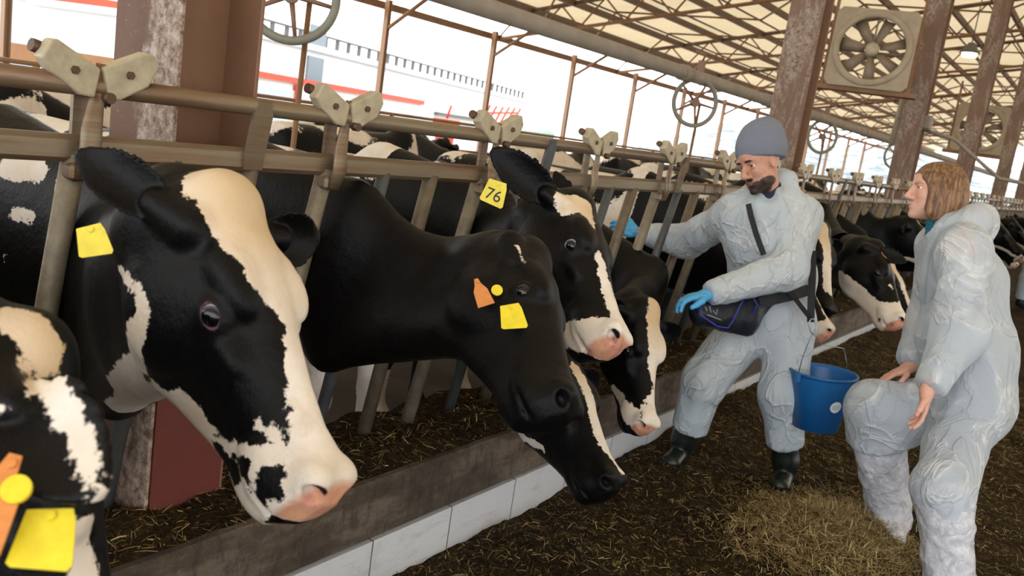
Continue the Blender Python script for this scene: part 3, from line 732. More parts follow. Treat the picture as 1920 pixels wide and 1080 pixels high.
# ------------------------------------------------------------------ cows
def coat_mat():
    t = NT('holstein_coat')
    f = t.attr('coat'); n1 = t.noise(30, 5, .7); n2 = t.noise(140, 3, .6)
    f = t.math('ADD', f, t.math('MULTIPLY', t.math('SUBTRACT', n1, .5), .05)); f = t.math('ADD', f, t.math('MULTIPLY', t.math('SUBTRACT', n2, .5), .012))
    wh = t.step(f, -.0012, .0022)
    white = t.ramp(t.noise(9, 5, .6), [(.3, 'd3c6b6'), (.6, 'e3dad0'), (.8, 'c9b8a2')])
    white = t.mix(t.step(t.attr('warm'), .0, 1.0), white, 'c9ac82')
    dirt = t.step(t.noise(5, 6, .7), .6, .85); white = t.mix(t.math('MULTIPLY', dirt, .35), white, '9c8668')
    hs = t.noise(220, 3, .7, (1, 1, .25)); black = t.ramp(hs, [(.35, '040405'), (.75, '0c0b0d')])
    black = t.mix(t.step(t.noise(7, 4, .6), .55, .8), black, '080a10')
    c = t.mix(wh, black, white)
    sk = t.step(t.math('ADD', t.attr('skin'), t.math('MULTIPLY', t.math('SUBTRACT', n1, .5), .5)), .35, .8)
    pink = t.ramp(t.noise(26, 5, .6), [(.35, 'd6a17f'), (.55, 'c98f78'), (.7, '8a6a60')])
    c = t.mix(sk, c, pink); c = t.mix(t.step(t.attr('dark'), .3, .8), c, '1a1213'); c = t.mix(t.step(t.attr('pink'), .3, .9), c, 'b57c84')
    t.col(c); r = t.n('MapRange'); t.l(wh, r.inputs[0]); r.inputs[3].default_value = .42; r.inputs[4].default_value = .62
    r2 = t.math('SUBTRACT', r.outputs[0], t.math('MULTIPLY', sk, .2)); t.l(r2, t.b.inputs['Roughness']); t.set(**{'Specular_IOR_Level': .16})
    pass
    b1 = t.bump(t.noise(240, 4, .7, (1, 1, .35)), .35, .004); t.bump(t.noise(26, 4, .6), .25, .012, b1); return t.m
M['coat'] = coat_mat()
M['eye_dark'] = simple('cow_eye_dark', '07080f', .06); M['eye_white'] = simple('cow_eye_sclera', '9d98ab', .12); M['eye_ring'] = simple('cow_eye_iris', '3a3f57', .08)
M['tag_yellow'] = simple('yellow_ear_tag', 'ecd82e', .4, c2='d9c321', vs=40, bump=.1); M['tag_orange'] = simple('orange_ear_tag', 'd98a45', .45, c2='c47c3e', vs=60, bump=.2)
M['ink'] = simple('tag_ink', '1f1a12', .6)
KX = A3(-.06, -.03, .0, .06, .13, .20, .28, .36, .43, .485, .52, .545)
KT = A3(-.07, -.015, .0, .012, .014, .004, -.010, -.022, -.028, -.024, -.034, -.065)
KB = A3(-.11, -.18, -.225, -.280, -.302, -.292, -.260, -.228, -.205, -.195, -.182, -.135)
KW = A3(.045, .076, .084, .094, .099, .094, .076, .060, .054, .059, .052, .026)
def headloft(q):
    x = np.clip(q[:, 0], KX[0], KX[-1]); T_ = np.interp(x, KX, KT); B = np.interp(x, KX, KB); W_ = np.interp(x, KX, KW)
    h = (T_ - B) / 2; zc = (T_ + B) / 2; t = np.clip((q[:, 2] - B) / (T_ - B), 0, 1)
    st = np.clip(t / .62, 0, 1); st = st * st * (3 - 2 * st); bf = np.interp(x, [0, .2, .36, .46, .54], [.62, .6, .6, .82, .95]); W_ = W_ * (bf + (1 - bf) * st)
    tf = np.interp(x, [0, .2, .27, .42, .5], [0, 0, .28, .25, .05]); W_ = W_ * (1 - tf * np.clip((t - .6) / .4, 0, 1) ** 2)
    n = 2.5; k0 = (np.abs(q[:, 1] / W_) ** n + np.abs((q[:, 2] - zc) / h) ** n) ** (1 / n); d = (k0 - 1) * np.minimum(W_, h) * .9
    ex = q[:, 0] - x; return np.where(np.abs(ex) > 0, np.sqrt(np.maximum(d, 0) ** 2 + ex ** 2) + np.minimum(d, 0) * .2, d)
class HeadSolid(Solid):
    def __init__(s, T, R, k=1.0): super().__init__(); s.T = np.asarray(T, float); s.R = R; s.k = k
    def W(s, p): return s.T + s.R @ (np.asarray(p, float) * s.k)
    def lell(s, c, r, k=.01, Rl=None, mode='u'): return s.ell(s.W(c), np.asarray(r) * s.k, k, s.R if Rl is None else s.R @ Rl, mode)
    def lcone(s, a, b, ra, rb, k=.01, mode='u'): return s.cone(s.W(a), s.W(b), ra * s.k, rb * s.k, k, mode)
def frame(x, up):
    x = nrm(x); y = nrm(np.cross(up, x)); return np.stack([x, y, np.cross(x, y)], 1)
def add_ear(S, sd, e, nface, L=.175, W_=.056):
    base = S.W((.035, .088 * sd, -.06))
    if len(e) == 4:   # (tip x, tip y, extra depth, 'px') given in the photograph's frame
        D0 = (base - CAMP) @ FW; tp = at_d(e[0], e[1], D0 + e[2]); v_ = tp - base; L = min(max(np.linalg.norm(v_) - .02, .12), .25); e = S.R.T @ v_; nface = S.R.T @ np.asarray(nface, float)
    x = nrm(S.R @ np.asarray(e, float)); n_ = S.R @ np.asarray(nface, float); n_ = nrm(n_ - x * (x @ n_)); w_ = np.cross(n_, x); R = np.stack([x, w_, n_], 1)
    S.cone(base - x * .02, base + x * .05, .034, .026, .02)
    o = base + x * .02
    def fn(P):
        q = (P - o) @ R; u = np.clip(q[:, 0] / L, 0, 1); ww = W_ * np.interp(u, [0, .12, .3, .5, .7, .85, .95, 1], [.45, .7, .95, 1, .86, .6, .36, .16])
        cup = .030 * (q[:, 1] / W_) ** 2 - .012 * (1 - u); th = .0085
        k0 = np.sqrt((q[:, 1] / ww) ** 2 + ((q[:, 2] - cup) / th) ** 2) + 1e-6; d = (k0 - 1) * th * .8
        d = np.minimum(d, np.maximum(np.abs(q[:, 1]) - ww, np.abs(q[:, 2] - cup) - th) + .0) if False else np.maximum((np.abs(q[:, 2] - cup) - th * np.sqrt(np.clip(1 - (q[:, 1] / ww) ** 2, .0, 1)) ), (np.abs(q[:, 1]) - ww))
        ex = np.abs(q[:, 0] - L / 2) - L / 2; return np.maximum(d, ex) * .8
    c = o + x * L / 2; e_ = np.abs(x) * L / 2 + np.abs(w_) * W_ + np.abs(n_) * .05 + .01
    S.add(fn, c - e_, c + e_, .006)
    return base, x, w_, n_
EARS = {}
def build_cow(name, T, R, yc, ears, paint, tags=(), fine=.005, hfine=None, body=True, neck=None, eye_look=None, eye_ang=(1.3, 1.08), label=None, group=None, s=1.0, bodyz=1.0, bodyx=0.0, seed=0, tops=.0, mouth_open=0.0, neckw=1.0, rim=.12):
    S = HeadSolid(T, R, s); W = S.W; side = R[:, 1]
    fw = R[:, 0]
    # neck first
    nb = W((-.02, 0, -.135)); wy = yc; wither = A3(-.62 + bodyx, wy, 1.12 * bodyz); thr = neck if neck is not None else (.0, yc, 1.07, .285)
    nh = thr[3]; thr = np.asarray(thr[:3], float); ys = A3(0, 1, 0); s0 = nrm(side + ys * .5) if side[1] > 0 else nrm(-side + ys * .5)
    S.etube(W((.09, 0, -.15)), nb, (.07 * neckw, .10), (.080 * neckw, .118), side, .05)
    m1 = nb * .5 + thr * .5 - A3(0, 0, .065)
    S.etube(W((.17, 0, -.20)), thr - A3(0, 0, .15), (.06 * neckw, .085), (.085 * neckw, .15), s0, .07)
    S.etube(nb, m1, (.080 * neckw, .112), (.09 * neckw, .18), s0, .06)
    S.etube(m1, thr, (.09 * neckw, .18), (.10 * neckw, nh), s0 * .3 + ys, .06)
    S.etube(thr, wither, (.10 * neckw, nh), (.17, .34), ys, .08)
    if body:
        bx = bodyx
        S.etube((-.62 + bx, wy, .98 * bodyz), (-1.25 + bx, wy, .90 * bodyz), (.22, .34), (.33, .40), ys, .1)
        S.etube((-1.25 + bx, wy, .90 * bodyz), (-1.95 + bx, wy, .98 * bodyz), (.33, .40), (.24, .33), ys, .1)
        S.etube((-.6 + bx, wy, 1.27 * bodyz), (-2.0 + bx, wy, 1.26 * bodyz), (.05, .06), (.16, .08), ys, .12)
        for sd in (-1, 1):
            S.etube((-.66 + bx, wy + sd * .13, .85 * bodyz), (-.68 + bx, wy + sd * .15, .52), (.09, .14), (.055, .07), ys, .08)
            S.chain([(-.68 + bx, wy + sd * .15, .52), (-.66 + bx, wy + sd * .15, .36), (-.68 + bx, wy + sd * .15, .12), (-.65 + bx, wy + sd * .15, .05)], [.055, .05, .034, .055], .03)
            S.etube((-1.98 + bx, wy + sd * .15, 1.0 * bodyz), (-1.9 + bx, wy + sd * .17, .62), (.09, .20), (.06, .11), ys, .08)
            S.chain([(-1.9 + bx, wy + sd * .17, .62), (-2.14 + bx, wy + sd * .17, .44), (-2.1 + bx, wy + sd * .17, .13), (-2.06 + bx, wy + sd * .17, .05)], [.075, .05, .036, .055], .03)
        S.ell((-1.72 + bx, wy, .58), (.2, .17, .15), .08)
        for a in (-.06, .06):
            for b in (-.07, .07): S.cone((-1.70 + bx + a, wy + b, .47), (-1.70 + bx + a, wy + b, .40), .014, .011, .02)
        S.chain([(-2.2 + bx, wy, 1.2 * bodyz), (-2.32 + bx, wy, 1.0), (-2.33 + bx, wy, .6)], [.035, .022, .014], .03); S.ell((-2.33 + bx, wy, .5), (.035, .035, .12), .03)
    # head
    lo = np.array([-.07, -.12, -.27]); hi = np.array([.56, .12, .03]); C8 = np.array([W((x, y, z)) for x in (lo[0], hi[0]) for y in (lo[1], hi[1]) for z in (lo[2], hi[2])])
    T0 = np.asarray(T, float); S.add(lambda P: headloft((P - T0) @ R / s) * s, C8.min(0), C8.max(0), .035)
    S.lell((.0, 0, -.02), (.055, .062, .045), .03); S.lell((.02, 0, -.09), (.07, .09, .08), .04)
    for sd in (-1, 1):
        S.lell((.17, .070 * sd, -.026), (.06, .028, .026), .03); S.lell((.23, .072 * sd, -.085), (.07, .022, .02), .03)
        S.lell((.14, .058 * sd, -.175), (.09, .036, .075), .04)
        S.lell((.212, .086 * sd, -.066), (.031, .020, .026), .016)
        S.lell((.507, .036 * sd, -.056), (.027, .026, .027), .02)
        S.lell((.455, .046 * sd, -.125), (.05, .022, .035), .025)
    S.lell((.50, 0, -.095), (.038, .050, .055), .025); S.lell((.455, 0, -.180), (.062, .036, .026), .02)
    for sd in (-1, 1):
        ev = ears[0 if sd < 0 else 1]
        EARS[name, sd] = add_ear(S, sd, ev[0], ev[1], *(ev[2:] if len(ev) > 2 else ()))
        Re = frame(A3(1, .25 * sd, -.1), A3(0, 0, 1))
        S.lell((.214, .109 * sd, -.066), (.020, .022, .0135), .004, Re, 's')
        Rn = frame(A3(.55, .75 * sd, .35), A3(0, 0, 1))
        S.lell((.532, .049 * sd, -.058), (.026, .021, .0145), .008, Rn, 's')
        S.lcone((.552, .02 * sd, -.142), (.48, .062 * sd, -.150), .0055 + mouth_open, .005, .008, 's'); S.lcone((.48, .062 * sd, -.150), (.38, .068 * sd, -.160), .0045, .002, .006, 's')
    flo = C8.min(0) - .03; fhi = C8.max(0) + .03
    for sd in (-1, 1):
        b, x, w_, n_ = EARS[name, sd]; t_ = b + x * .2
        flo = np.minimum(flo, np.minimum(b, t_) - .06); fhi = np.maximum(fhi, np.maximum(b, t_) + .06)
    if body: V, Fc = S.mesh((-2.5 + bodyx, yc - .75 if True else 0, -.02), (max(fhi[0], .2) + .02, yc + .75, 1.62), .022 if fine < .01 else .03, [(flo, fhi, fine)])
    else: V, Fc = S.mesh((-.9, min(yc - .3, flo[1] - .02), min(.4, flo[2] - .02)), (fhi[0] + .02, max(yc + .3, fhi[1] + .02), 1.75), .02, [(flo, fhi, fine)])
    # colour fields
    Q = (V - T0) @ R / s
    coat = np.full(len(V), -.06); 
    def ellf(P, c, r):
        q = (P - np.asarray(c, float)) / np.asarray(r, float); return (np.linalg.norm(q, axis=1) - 1) * min(np.asarray(r, float) * np.ones(3))
    def capf(P, pts, r):
        d = np.full(len(P), 9.); r = r if hasattr(r, '__len__') else [r] * len(pts)
        if len(pts) == 1: return np.linalg.norm(P - np.asarray(pts[0], float), axis=1) - r[0]
        for i in range(len(pts) - 1):
            a = np.asarray(pts[i], float); b = np.asarray(pts[i + 1], float); t = np.clip((P - a) @ (b - a) / ((b - a) @ (b - a) + 1e-12), 0, 1)
            d = np.minimum(d, np.linalg.norm(P - a - t[:, None] * (b - a), axis=1) - (r[i] + (r[i + 1] - r[i]) * t))
        return d
    from mathutils.bvhtree import BVHTree
    bvh = BVHTree.FromPolygons([tuple(v) for v in V], [tuple(int(i) for i in f) for f in Fc]); dm = (W((.25, -.05, -.1)) - CAMP) @ FW
    def on_coat(x, y):
        d = FW + RT * (x - 960) / F + UP * (540 - y) / F; h = bvh.ray_cast(Vector(CAMP), Vector(d))
        if h[0] is None: h = bvh.find_nearest(Vector(CAMP + d * dm))
        p = np.array(h[0]); return p, (p - CAMP) @ FW / F
    for op in paint:
        if op[0] == 'pc':
            q = [on_coat(x, y) for x, y, r in op[2]]; op = ('wc', op[1], [p for p, _ in q], [r[2] * k_ for r, (_, k_) in zip(op[2], q)])
        kind, col = op[0], op[1]
        if kind == 'all': coat[:] = .06 if col else -.06; continue
        if kind == 'noise':   # world-space patches behind a plane x < op[2]
            f = fbm(V + op[3] * 3.7, op[4], 2) + op[5]; g = np.minimum(f * .15, (op[2] - V[:, 0]));
            coat = np.where(V[:, 0] < op[2], np.maximum(coat, g), coat); continue
        P = Q if kind[0] == 'h' else V; kk = kind[1:]
        d = ellf(P, op[2], op[3]) if kk == 'e' else capf(P, op[2], op[3])
        d = d + .006 * pnoise(V * 18 + seed)
        coat = np.maximum(coat, -d) if col else np.minimum(coat, d)
    sm = lambda d, a, b: np.clip((b - d) / (b - a), 0, 1)
    mz = np.maximum(0, 1) * sm(ellf(Q, (.550, 0, -.10), (.042, .09, .085)), -.012, .012)
    mz = mz * (np.clip(.5 + coat * 60, 0, 1) if True else 1)
    dark = np.zeros(len(V)); pink = np.zeros(len(V))
    for sd in (-1, 1):
        dark = np.maximum(dark, sm(ellf(Q, (.530, .046 * sd, -.050), (.019, .018, .012)), -.002, .003))
        pink = np.maximum(pink, sm(ellf(Q, (.534, .052 * sd, -.068), (.022, .018, .011)), -.003, .004) * mz)
        e_ = ellf(Q, (.213, .103 * sd, -.066), (.026, .020, .018)); pink = np.maximum(pink, sm(np.abs(e_ + .003), .001, .005) * rim)
    warm = sm(ellf(Q, (.03, 0, 0), (.16, .13, .10)), -.06, .03) * .8 + .25 * sm(np.abs(Q[:, 2] + .2), 0, .1) * (Q[:, 0] > .0)
    root = mesh_np(name, V, Fc, M['coat'], attrs=dict(coat=coat, skin=mz, dark=dark, pink=pink, warm=warm), label=label, cat='cow', group=group)
    for sd in (-1, 1):
        c = W((.212, .0895 * sd, -.066)); lk = nrm(R @ (A3(*eye_look[0 if sd < 0 else 1]) if eye_look else A3(.25, sd, -.05)))
        eb = eyeball('eye', c, lk, .0215 * s, root, ang=eye_ang)
    for (sd, u, v, kind, *ex) in tags: ear_tag(root, name, sd, u, v, kind, *ex)
    return root
def eyeball(name, c, look, r, parent, mats=('eye_white', 'eye_ring', 'eye_dark'), ang=(1.3, 1.08)):
    x = nrm(look); y = nrm(np.cross(A3(0, 0, 1), x)); z = np.cross(x, y); nu, nv = 20, 14; V = []; Fc = []
    for i in range(nv + 1):
        a = math.pi * i / nv
        for j in range(nu):
            b = 2 * math.pi * j / nu; V.append(c + r * (x * math.cos(a) * (1.0) + (y * math.cos(b) + z * math.sin(b)) * math.sin(a)))
    for i in range(nv):
        for j in range(nu): Fc.append((i * nu + j, (i + 1) * nu + j, (i + 1) * nu + (j + 1) % nu, i * nu + (j + 1) % nu))
    o = mesh_np(name, V, Fc, M[mats[0]], parent); o.data.materials.append(M[mats[1]]); o.data.materials.append(M[mats[2]])
    mi = []
    for i in range(nv):
        a = math.pi * (i + .5) / nv; mi += [2 if a < ang[1] else 1 if a < ang[0] else 0] * nu
    o.data.polygons.foreach_set('material_index', mi); return o
def ear_tag(root, name, sd, px, py, kind, ang=0.0, off=.012, num=None, sc_=1.0, tw=0.0):
    """tag hanging in the ear; px, py where it shows, ang = lean of its upright axis"""
    b, x, w_, n_ = EARS[name, sd]; N = n_ if n_ @ (CAMP - b) > 0 else -n_
    d = FW + RT * (px - 960) / F + UP * (540 - py) / F; b2 = b + x * .1; t = ((b2 - CAMP) @ N) / (d @ N) if abs(d @ N) > .25 else (b2 - CAMP) @ FW
    t = min(max(t, (b2 - CAMP) @ FW - .07), (b2 - CAMP) @ FW + .07); o = CAMP + d * t
    N = nrm(N + nrm(CAMP - o) * .9); a = math.radians(ang); Y = UP * math.cos(a) + RT * math.sin(a); Y = nrm(Y - N * (Y @ N)); X = np.cross(Y, N)
    if tw: c, q = math.cos(math.radians(tw)), math.sin(math.radians(tw)); N, X = nrm(N * c + X * q), nrm(X * c - N * q)
    o = o + N * off
    if kind == 'button': return MB().disc(o, N, .0145, .006, 20).build('ear_tag_button', M['tag_yellow'], root)
    if kind == 'yellow': poly = [(-.026, .030), (.020, .034), (.026, .02), (.034, -.026), (.03, -.032), (-.026, -.030), (-.031, -.026)]
    else: poly = [(-.006, .04), (.004, .04), (.007, .026), (.018, .008), (.024, -.034), (-.020, -.036), (-.018, .006), (-.010, .022)]
    poly = [(p[0] * sc_, p[1] * sc_) for p in poly]
    t = MB().prism(poly, -.001, .0015, (o, X, Y, N)).build('ear_tag', M['tag_orange' if kind == 'orange' else 'tag_yellow'], root, label=('orange' if kind == 'orange' else 'yellow') + ' plastic ear tag')
    MB().disc(o + N * .003 + Y * (.024 if kind == 'yellow' else .032) * sc_, N, .005, .004, 14).build('tag_stud', M['tag_orange' if kind == 'orange' else 'tag_yellow'], t)
    if num:
        cu = bpy.data.curves.new('tag_number', 'FONT'); cu.body = num; cu.size = .043 * sc_; cu.align_x = 'CENTER'; cu.extrude = .0003
        ob = bpy.data.objects.new('tag_number', cu); link(ob); bpy.context.view_layer.update(); mm = Matrix.Identity(4); p = o + N * .0022 - Y * .020 * sc_
        for i in range(3): mm[i][0] = X[i]; mm[i][1] = Y[i]; mm[i][2] = N[i]; mm[i][3] = p[i]
        me = bpy.data.meshes.new_from_object(ob); bpy.data.objects.remove(ob); me.transform(mm); me.materials.clear(); me.materials.append(M['ink'])
        oo = bpy.data.objects.new('tag_number', me); link(oo); oo.parent = t
    return t
def RF(fw, up):
    x = nrm(fw); z = np.asarray(up, float); z = nrm(z - x * (x @ z)); return np.stack([x, np.cross(z, x), z], 1)
# ---- the cows: head position and direction, stall, ears, coat
COWS = {}; POSE = {}
def headpose(pp, D, npx, a, L=.535):
    T = at_d(*pp, D); best = None
    for Dn in np.linspace(D - L, D + .02, 400):
        e = abs(np.linalg.norm(at_d(*npx, Dn) - T) - L)
        if best is None or e < best[0] - 1e-9: best = (e, Dn)
    fw = nrm(at_d(*npx, best[1]) - T); cen = T + fw * .25; tc = nrm(CAMP - cen); e1 = nrm(tc - fw * (tc @ fw)); pr = np.cross(fw, e1)
    if pr @ RT < 0: pr = -pr
    t = math.radians(a); up = math.cos(t) * e1 + math.sin(t) * pr; return T, fw, up
EAR_N = ((-.05, -1, -.1), (.8, 0, .45)); EAR_P = ((-.05, 1, -.1), (.8, 0, .45))
def cow(key, pose, yc, label, paint, ears=None, **k):
    T, fw, up = headpose(*pose, .535 * k.get('s', 1.0)); POSE[key] = (T, RF(fw, up), k.get('s', 1.0)); COWS[key] = build_cow('cow', T, RF(fw, up), yc, ears or (EAR_N, EAR_P), paint, label=label, **k)
BL = lambda r0, r1, r2, r3: ('hc', 1, [(-.02, 0, .01), (.12, 0, .02), (.3, 0, 0), (.5, 0, -.02)], [r0, r1, r2, r3])
MZ = ('he', 1, (.54, 0, -.09), (.10, .1, .10))
JAW = ('hc', 1, [(.5, 0, -.17), (.3, 0, -.23), (.12, 0, -.30)], [.05, .05, .05])
PX = lambda x, y, d, face, *k: ((x, y, d, 'px'), face, *k)
pc = lambda col, *p: ('pc', col, list(p))
cow('A', ((442, 362), 1.5, (677, 897), 58), 1.2, 'big black and white cow nearest the camera with pale blaze and pink nose', [
    pc(1, (20, 308, 30), (70, 322, 24)), pc(1, (128, 330, 24), (112, 385, 18)), pc(1, (22, 400, 12), (55, 408, 14)), pc(1, (10, 480, 6)),
    pc(1, (432, 338, 85), (478, 430, 85), (512, 500, 84), (560, 600, 62), (600, 700, 50), (605, 790, 66), (615, 860, 76)), pc(1, (600, 930, 75), (540, 950, 45), (660, 900, 50)),
    pc(1, (222, 503, 5), (256, 540, 13), (272, 585, 18), (252, 660, 38), (232, 740, 50), (300, 800, 46), (390, 885, 38), (470, 945, 42)), pc(1, (170, 810, 20), (235, 770, 40)),
    pc(0, (385, 842, 18), (410, 868, 24), (440, 885, 20)), pc(0, (508, 890, 17), (514, 925, 17)), pc(1, (400, 918, 14), (470, 960, 22), (530, 985, 24)), pc(1, (474, 870, 10), (480, 930, 12)),
    pc(1, (385, 812, 9), (430, 838, 12), (470, 850, 15), (515, 850, 24)), pc(1, (484, 800, 9), (520, 822, 14)), ('noise', 1, -.5, 1, 1.6, -.05)], fine=.0045, rim=.45, eye_ang=(1.12, .85), seed=1,
    ears=(PX(146, 285, .02, (.8, -.6, .3), .18, .047), PX(598, 450, .1, (.8, -.4, 0))), tags=[(-1, 172, 450, 'yellow', -12, -.01, None, .8)], eye_look=[(.45, -1, -.0), (.3, 1, 0)])
cow('B', ((100, 650), 1.12, (330, 1410), 84), .45, 'partly cropped cow in the lower left corner with yellow and orange ear tags', [
    pc(1, (40, 600, 42), (85, 650, 42), (95, 720, 36), (135, 790, 28), (190, 930, 28), (212, 1010, 28), (235, 1085, 30)), pc(0, (0, 650, 18), (8, 700, 20)), pc(1, (2, 770, 12)), ('noise', 1, -.4, 2, 1.6, -.05)], fine=.0055, seed=2,
    ears=(PX(188, 930, -.13, (.75, -.5, .5), .18, .066), PX(90, 760, .2, (.8, -.4, 0))), tags=[(-1, 48, 935, 'button', 0, .03), (-1, 4, 965, 'orange', 15, .035, None, 1.3), (-1, 95, 1022, 'yellow', 5, .02, None, .95)])
cow('C', ((1013, 478), 2.42, (1115, 757), 88), 1.95, 'almost all black cow in the middle with orange and yellow tags, head lowered sideways', [pc(1, (972, 462, 5), (982, 490, 3)), ('we', 1, (-.80, 1.95, .42), (.5, .36, .40)), ('noise', 1, -1.2, 3, 1.5, .0)], fine=.0055, s=1.04, seed=3,
    ears=(PX(978, 590, -.15, (.5, -.5, .7), .17, .06), EAR_P), tags=[(-1, 930, 550, 'button', 0, .02), (-1, 900, 558, 'orange', -15, .03), (-1, 953, 617, 'yellow', -5, .085)])
cow('D', ((1096, 378), 2.85, (1198, 628), 78), 2.7, 'cow with upright ear and numbered yellow tag, white blaze and white muzzle', [
    pc(1, (1078, 345, 26), (1095, 385, 20), (1112, 425, 9)), pc(1, (1122, 480, 8), (1140, 540, 14), (1165, 600, 24)), pc(1, (1050, 622, 20), (1110, 632, 38), (1165, 640, 50)), pc(0, (1085, 560, 30), (1105, 565, 24)), ('noise', 1, -.5, 4, 1.4, .05), ('we', 1, (-.75, 2.75, .3), (.4, .34, .45))], fine=.006, s=1.04, seed=4, eye_ang=(.85, .7), eye_look=[(.55, -1, .1), (.3, 1, 0)],
    ears=(PX(912, 272, -.02, (.7, -.7, 0), .18, .066), PX(1040, 322, .1, (.7, -.7, 0), .1, .04)), tags=[(-1, 927, 362, 'yellow', 22, .035, '76', 1.2)])
cow('E', ((1060, 655), 3.1, (1180, 893), 65), 3.45, 'black cow eating with lowered head, muzzle over the white kerb tiles', neck=(.0, 3.3, .90, .20), bodyx=-.32, bodyz=.93, paint=[
    pc(1, (1080, 690, 14), (1108, 750, 17), (1133, 830, 15), (1165, 882, 10)), pc(1, (975, 815, 11), (1000, 850, 5)), ('noise', 1, -.3, 5, 1.6, .0)], fine=.006, seed=5)
cow('F', ((1220, 575), 3.8, (1236, 798), 50), 4.2, 'cow with broad white face, head low just left of the man\'s leg', neck=(.0, 4.05, .86, .20), bodyx=-.36, bodyz=.92, paint=[
    pc(1, (1232, 575, 22), (1236, 625, 32), (1232, 680, 26), (1228, 740, 28), (1228, 800, 36)), pc(1, (1150, 728, 8), (1180, 775, 16), (1205, 800, 20)), ('noise', 1, -.3, 6, 1.6, .0)], fine=.006, seed=6)
cow('G', ((1545, 425), 5.1, (1572, 583), 60), 5.75, 'black cow with narrow pale blaze right behind the man\'s elbow', [pc(1, (1543, 425, 13), (1552, 480, 12), (1555, 540, 10), (1570, 590, 14)), ('noise', 1, -.3, 7, 1.6, .0)], fine=.008, seed=7)
cow('H', ((1650, 462), 5.4, (1712, 600), 85), 6.98, 'black cow with white throat and jaw and orange ear tag, between the two people', [
    pc(1, (1575, 520, 14), (1590, 535, 16), (1640, 575, 12), (1680, 590, 24), (1705, 590, 24)), pc(1, (1668, 535, 3), (1688, 565, 6)), JAW, MZ, ('noise', 1, -.5, 8, 1.6, .0)], fine=.008, seed=8,
    ears=(PX(1700, 492, -.05, (.7, -.6, .4)), EAR_P), tags=[(-1, 1655, 488, 'orange', -10, .004, None, 1.3)])
# ------------------------------------------------------------------ people
def skin_mat(name, a, b, c_):
    t = NT(name); t.col(t.ramp(t.noise(30, 5, .6), [(.3, a), (.55, b), (.8, c_)])); t.set(Roughness=.5); t.b.inputs['Subsurface Weight'].default_value = .12; t.b.inputs['Subsurface Radius'].default_value = (.02, .008, .004); t.bump(t.noise(180, 4), .12, .002); return t.m
M['skin_f'] = skin_mat('pink_skin', 'cf9a85', 'd9a893', 'c68a78')
M['nail'] = simple('nail', 'e0b5a4', .3)
def face_mat():
    t = NT('male_face_skin'); base = t.ramp(t.noise(30, 5, .6), [(.3, 'b98570'), (.6, 'c9967f'), (.8, 'b57c68')])
    brd = t.ramp(t.noise(260, 4, .7), [(.4, '2a1a14'), (.7, '4a3124')])
    k = t.math('ADD', t.attr('beard'), t.math('MULTIPLY', t.math('SUBTRACT', t.noise(120, 4, .7), .5), 1.0)); k = t.step(k, .3, .8)
    c = t.mix(k, base, brd); c = t.mix(t.attr('lips'), c, 'a5625a'); t.col(c); t.set(Roughness=.5); t.b.inputs['Subsurface Weight'].default_value = .08; t.b.inputs['Subsurface Radius'].default_value = (.02, .008, .004); t.bump(t.noise(200, 4), .2, .002); return t.m
M['face'] = face_mat()
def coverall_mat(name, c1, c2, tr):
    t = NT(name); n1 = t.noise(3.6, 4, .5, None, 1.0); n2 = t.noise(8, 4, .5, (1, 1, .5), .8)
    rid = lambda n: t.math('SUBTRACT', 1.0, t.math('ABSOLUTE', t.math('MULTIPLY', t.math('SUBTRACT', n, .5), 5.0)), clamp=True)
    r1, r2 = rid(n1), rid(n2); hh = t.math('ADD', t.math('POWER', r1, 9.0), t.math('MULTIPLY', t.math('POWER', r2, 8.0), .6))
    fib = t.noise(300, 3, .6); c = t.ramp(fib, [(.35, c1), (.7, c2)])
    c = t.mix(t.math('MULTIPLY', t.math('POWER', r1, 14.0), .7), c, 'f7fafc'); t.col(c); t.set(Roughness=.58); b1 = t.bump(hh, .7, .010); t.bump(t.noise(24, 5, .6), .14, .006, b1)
    tl = t.n('BsdfTranslucent'); t.l(c, tl.inputs[0]); m1 = t.n('MixShader'); m1.inputs[0].default_value = .3; t.l(t.b.outputs[0], m1.inputs[1]); t.l(tl.outputs[0], m1.inputs[2])
    tp = t.n('BsdfTransparent'); m2 = t.n('MixShader')
    thin = t.math('SUBTRACT', tr, t.math('MULTIPLY', t.math('POWER', r1, 9.0), tr * .8), clamp=True); t.l(thin, m2.inputs[0]); t.l(m1.outputs[0], m2.inputs[1]); t.l(tp.outputs[0], m2.inputs[2]); t.l(m2.outputs[0], t.o.inputs[0]); return t.m
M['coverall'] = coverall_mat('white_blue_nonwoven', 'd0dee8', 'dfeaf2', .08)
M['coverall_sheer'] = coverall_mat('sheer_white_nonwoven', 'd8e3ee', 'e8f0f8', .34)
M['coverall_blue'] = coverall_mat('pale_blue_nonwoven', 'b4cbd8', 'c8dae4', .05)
M['glove'] = simple('blue_nitrile_glove', '3f9fdc', .32, c2='56b0e6', vs=30, bump=.35, bs=60)
M['knit'] = None
def knit_mat(name, c1, c2, s_=260):
    t = NT(name); wv = t.n('TexWave'); wv.bands_direction = 'DIAGONAL'; wv.inputs['Scale'].default_value = s_ * .35; wv.inputs['Distortion'].default_value = 1.5; t.l(t.tc.outputs['Object'], wv.inputs[0])
    t.col(t.mix(wv.outputs['Fac'], c1, c2)); t.set(Roughness=.95); t.bump(wv.outputs['Fac'], .4, .003); return t.m
M['beanie'] = knit_mat('grey_knit', '6d7382', '7f8594'); M['teal'] = knit_mat('teal_fleece', '1f6374', '2c7486', 120)
M['navy'] = simple('navy_cloth', '141d33', .8, c2='1d2a44', vs=20, bump=.3)
M['jeans'] = simple('blue_grey_jeans', '5a6c86', .85, c2='4b5b74', vs=20); M['shirt_grey'] = simple('grey_jumper', '9aa6b2', .9, c2='8793a0')
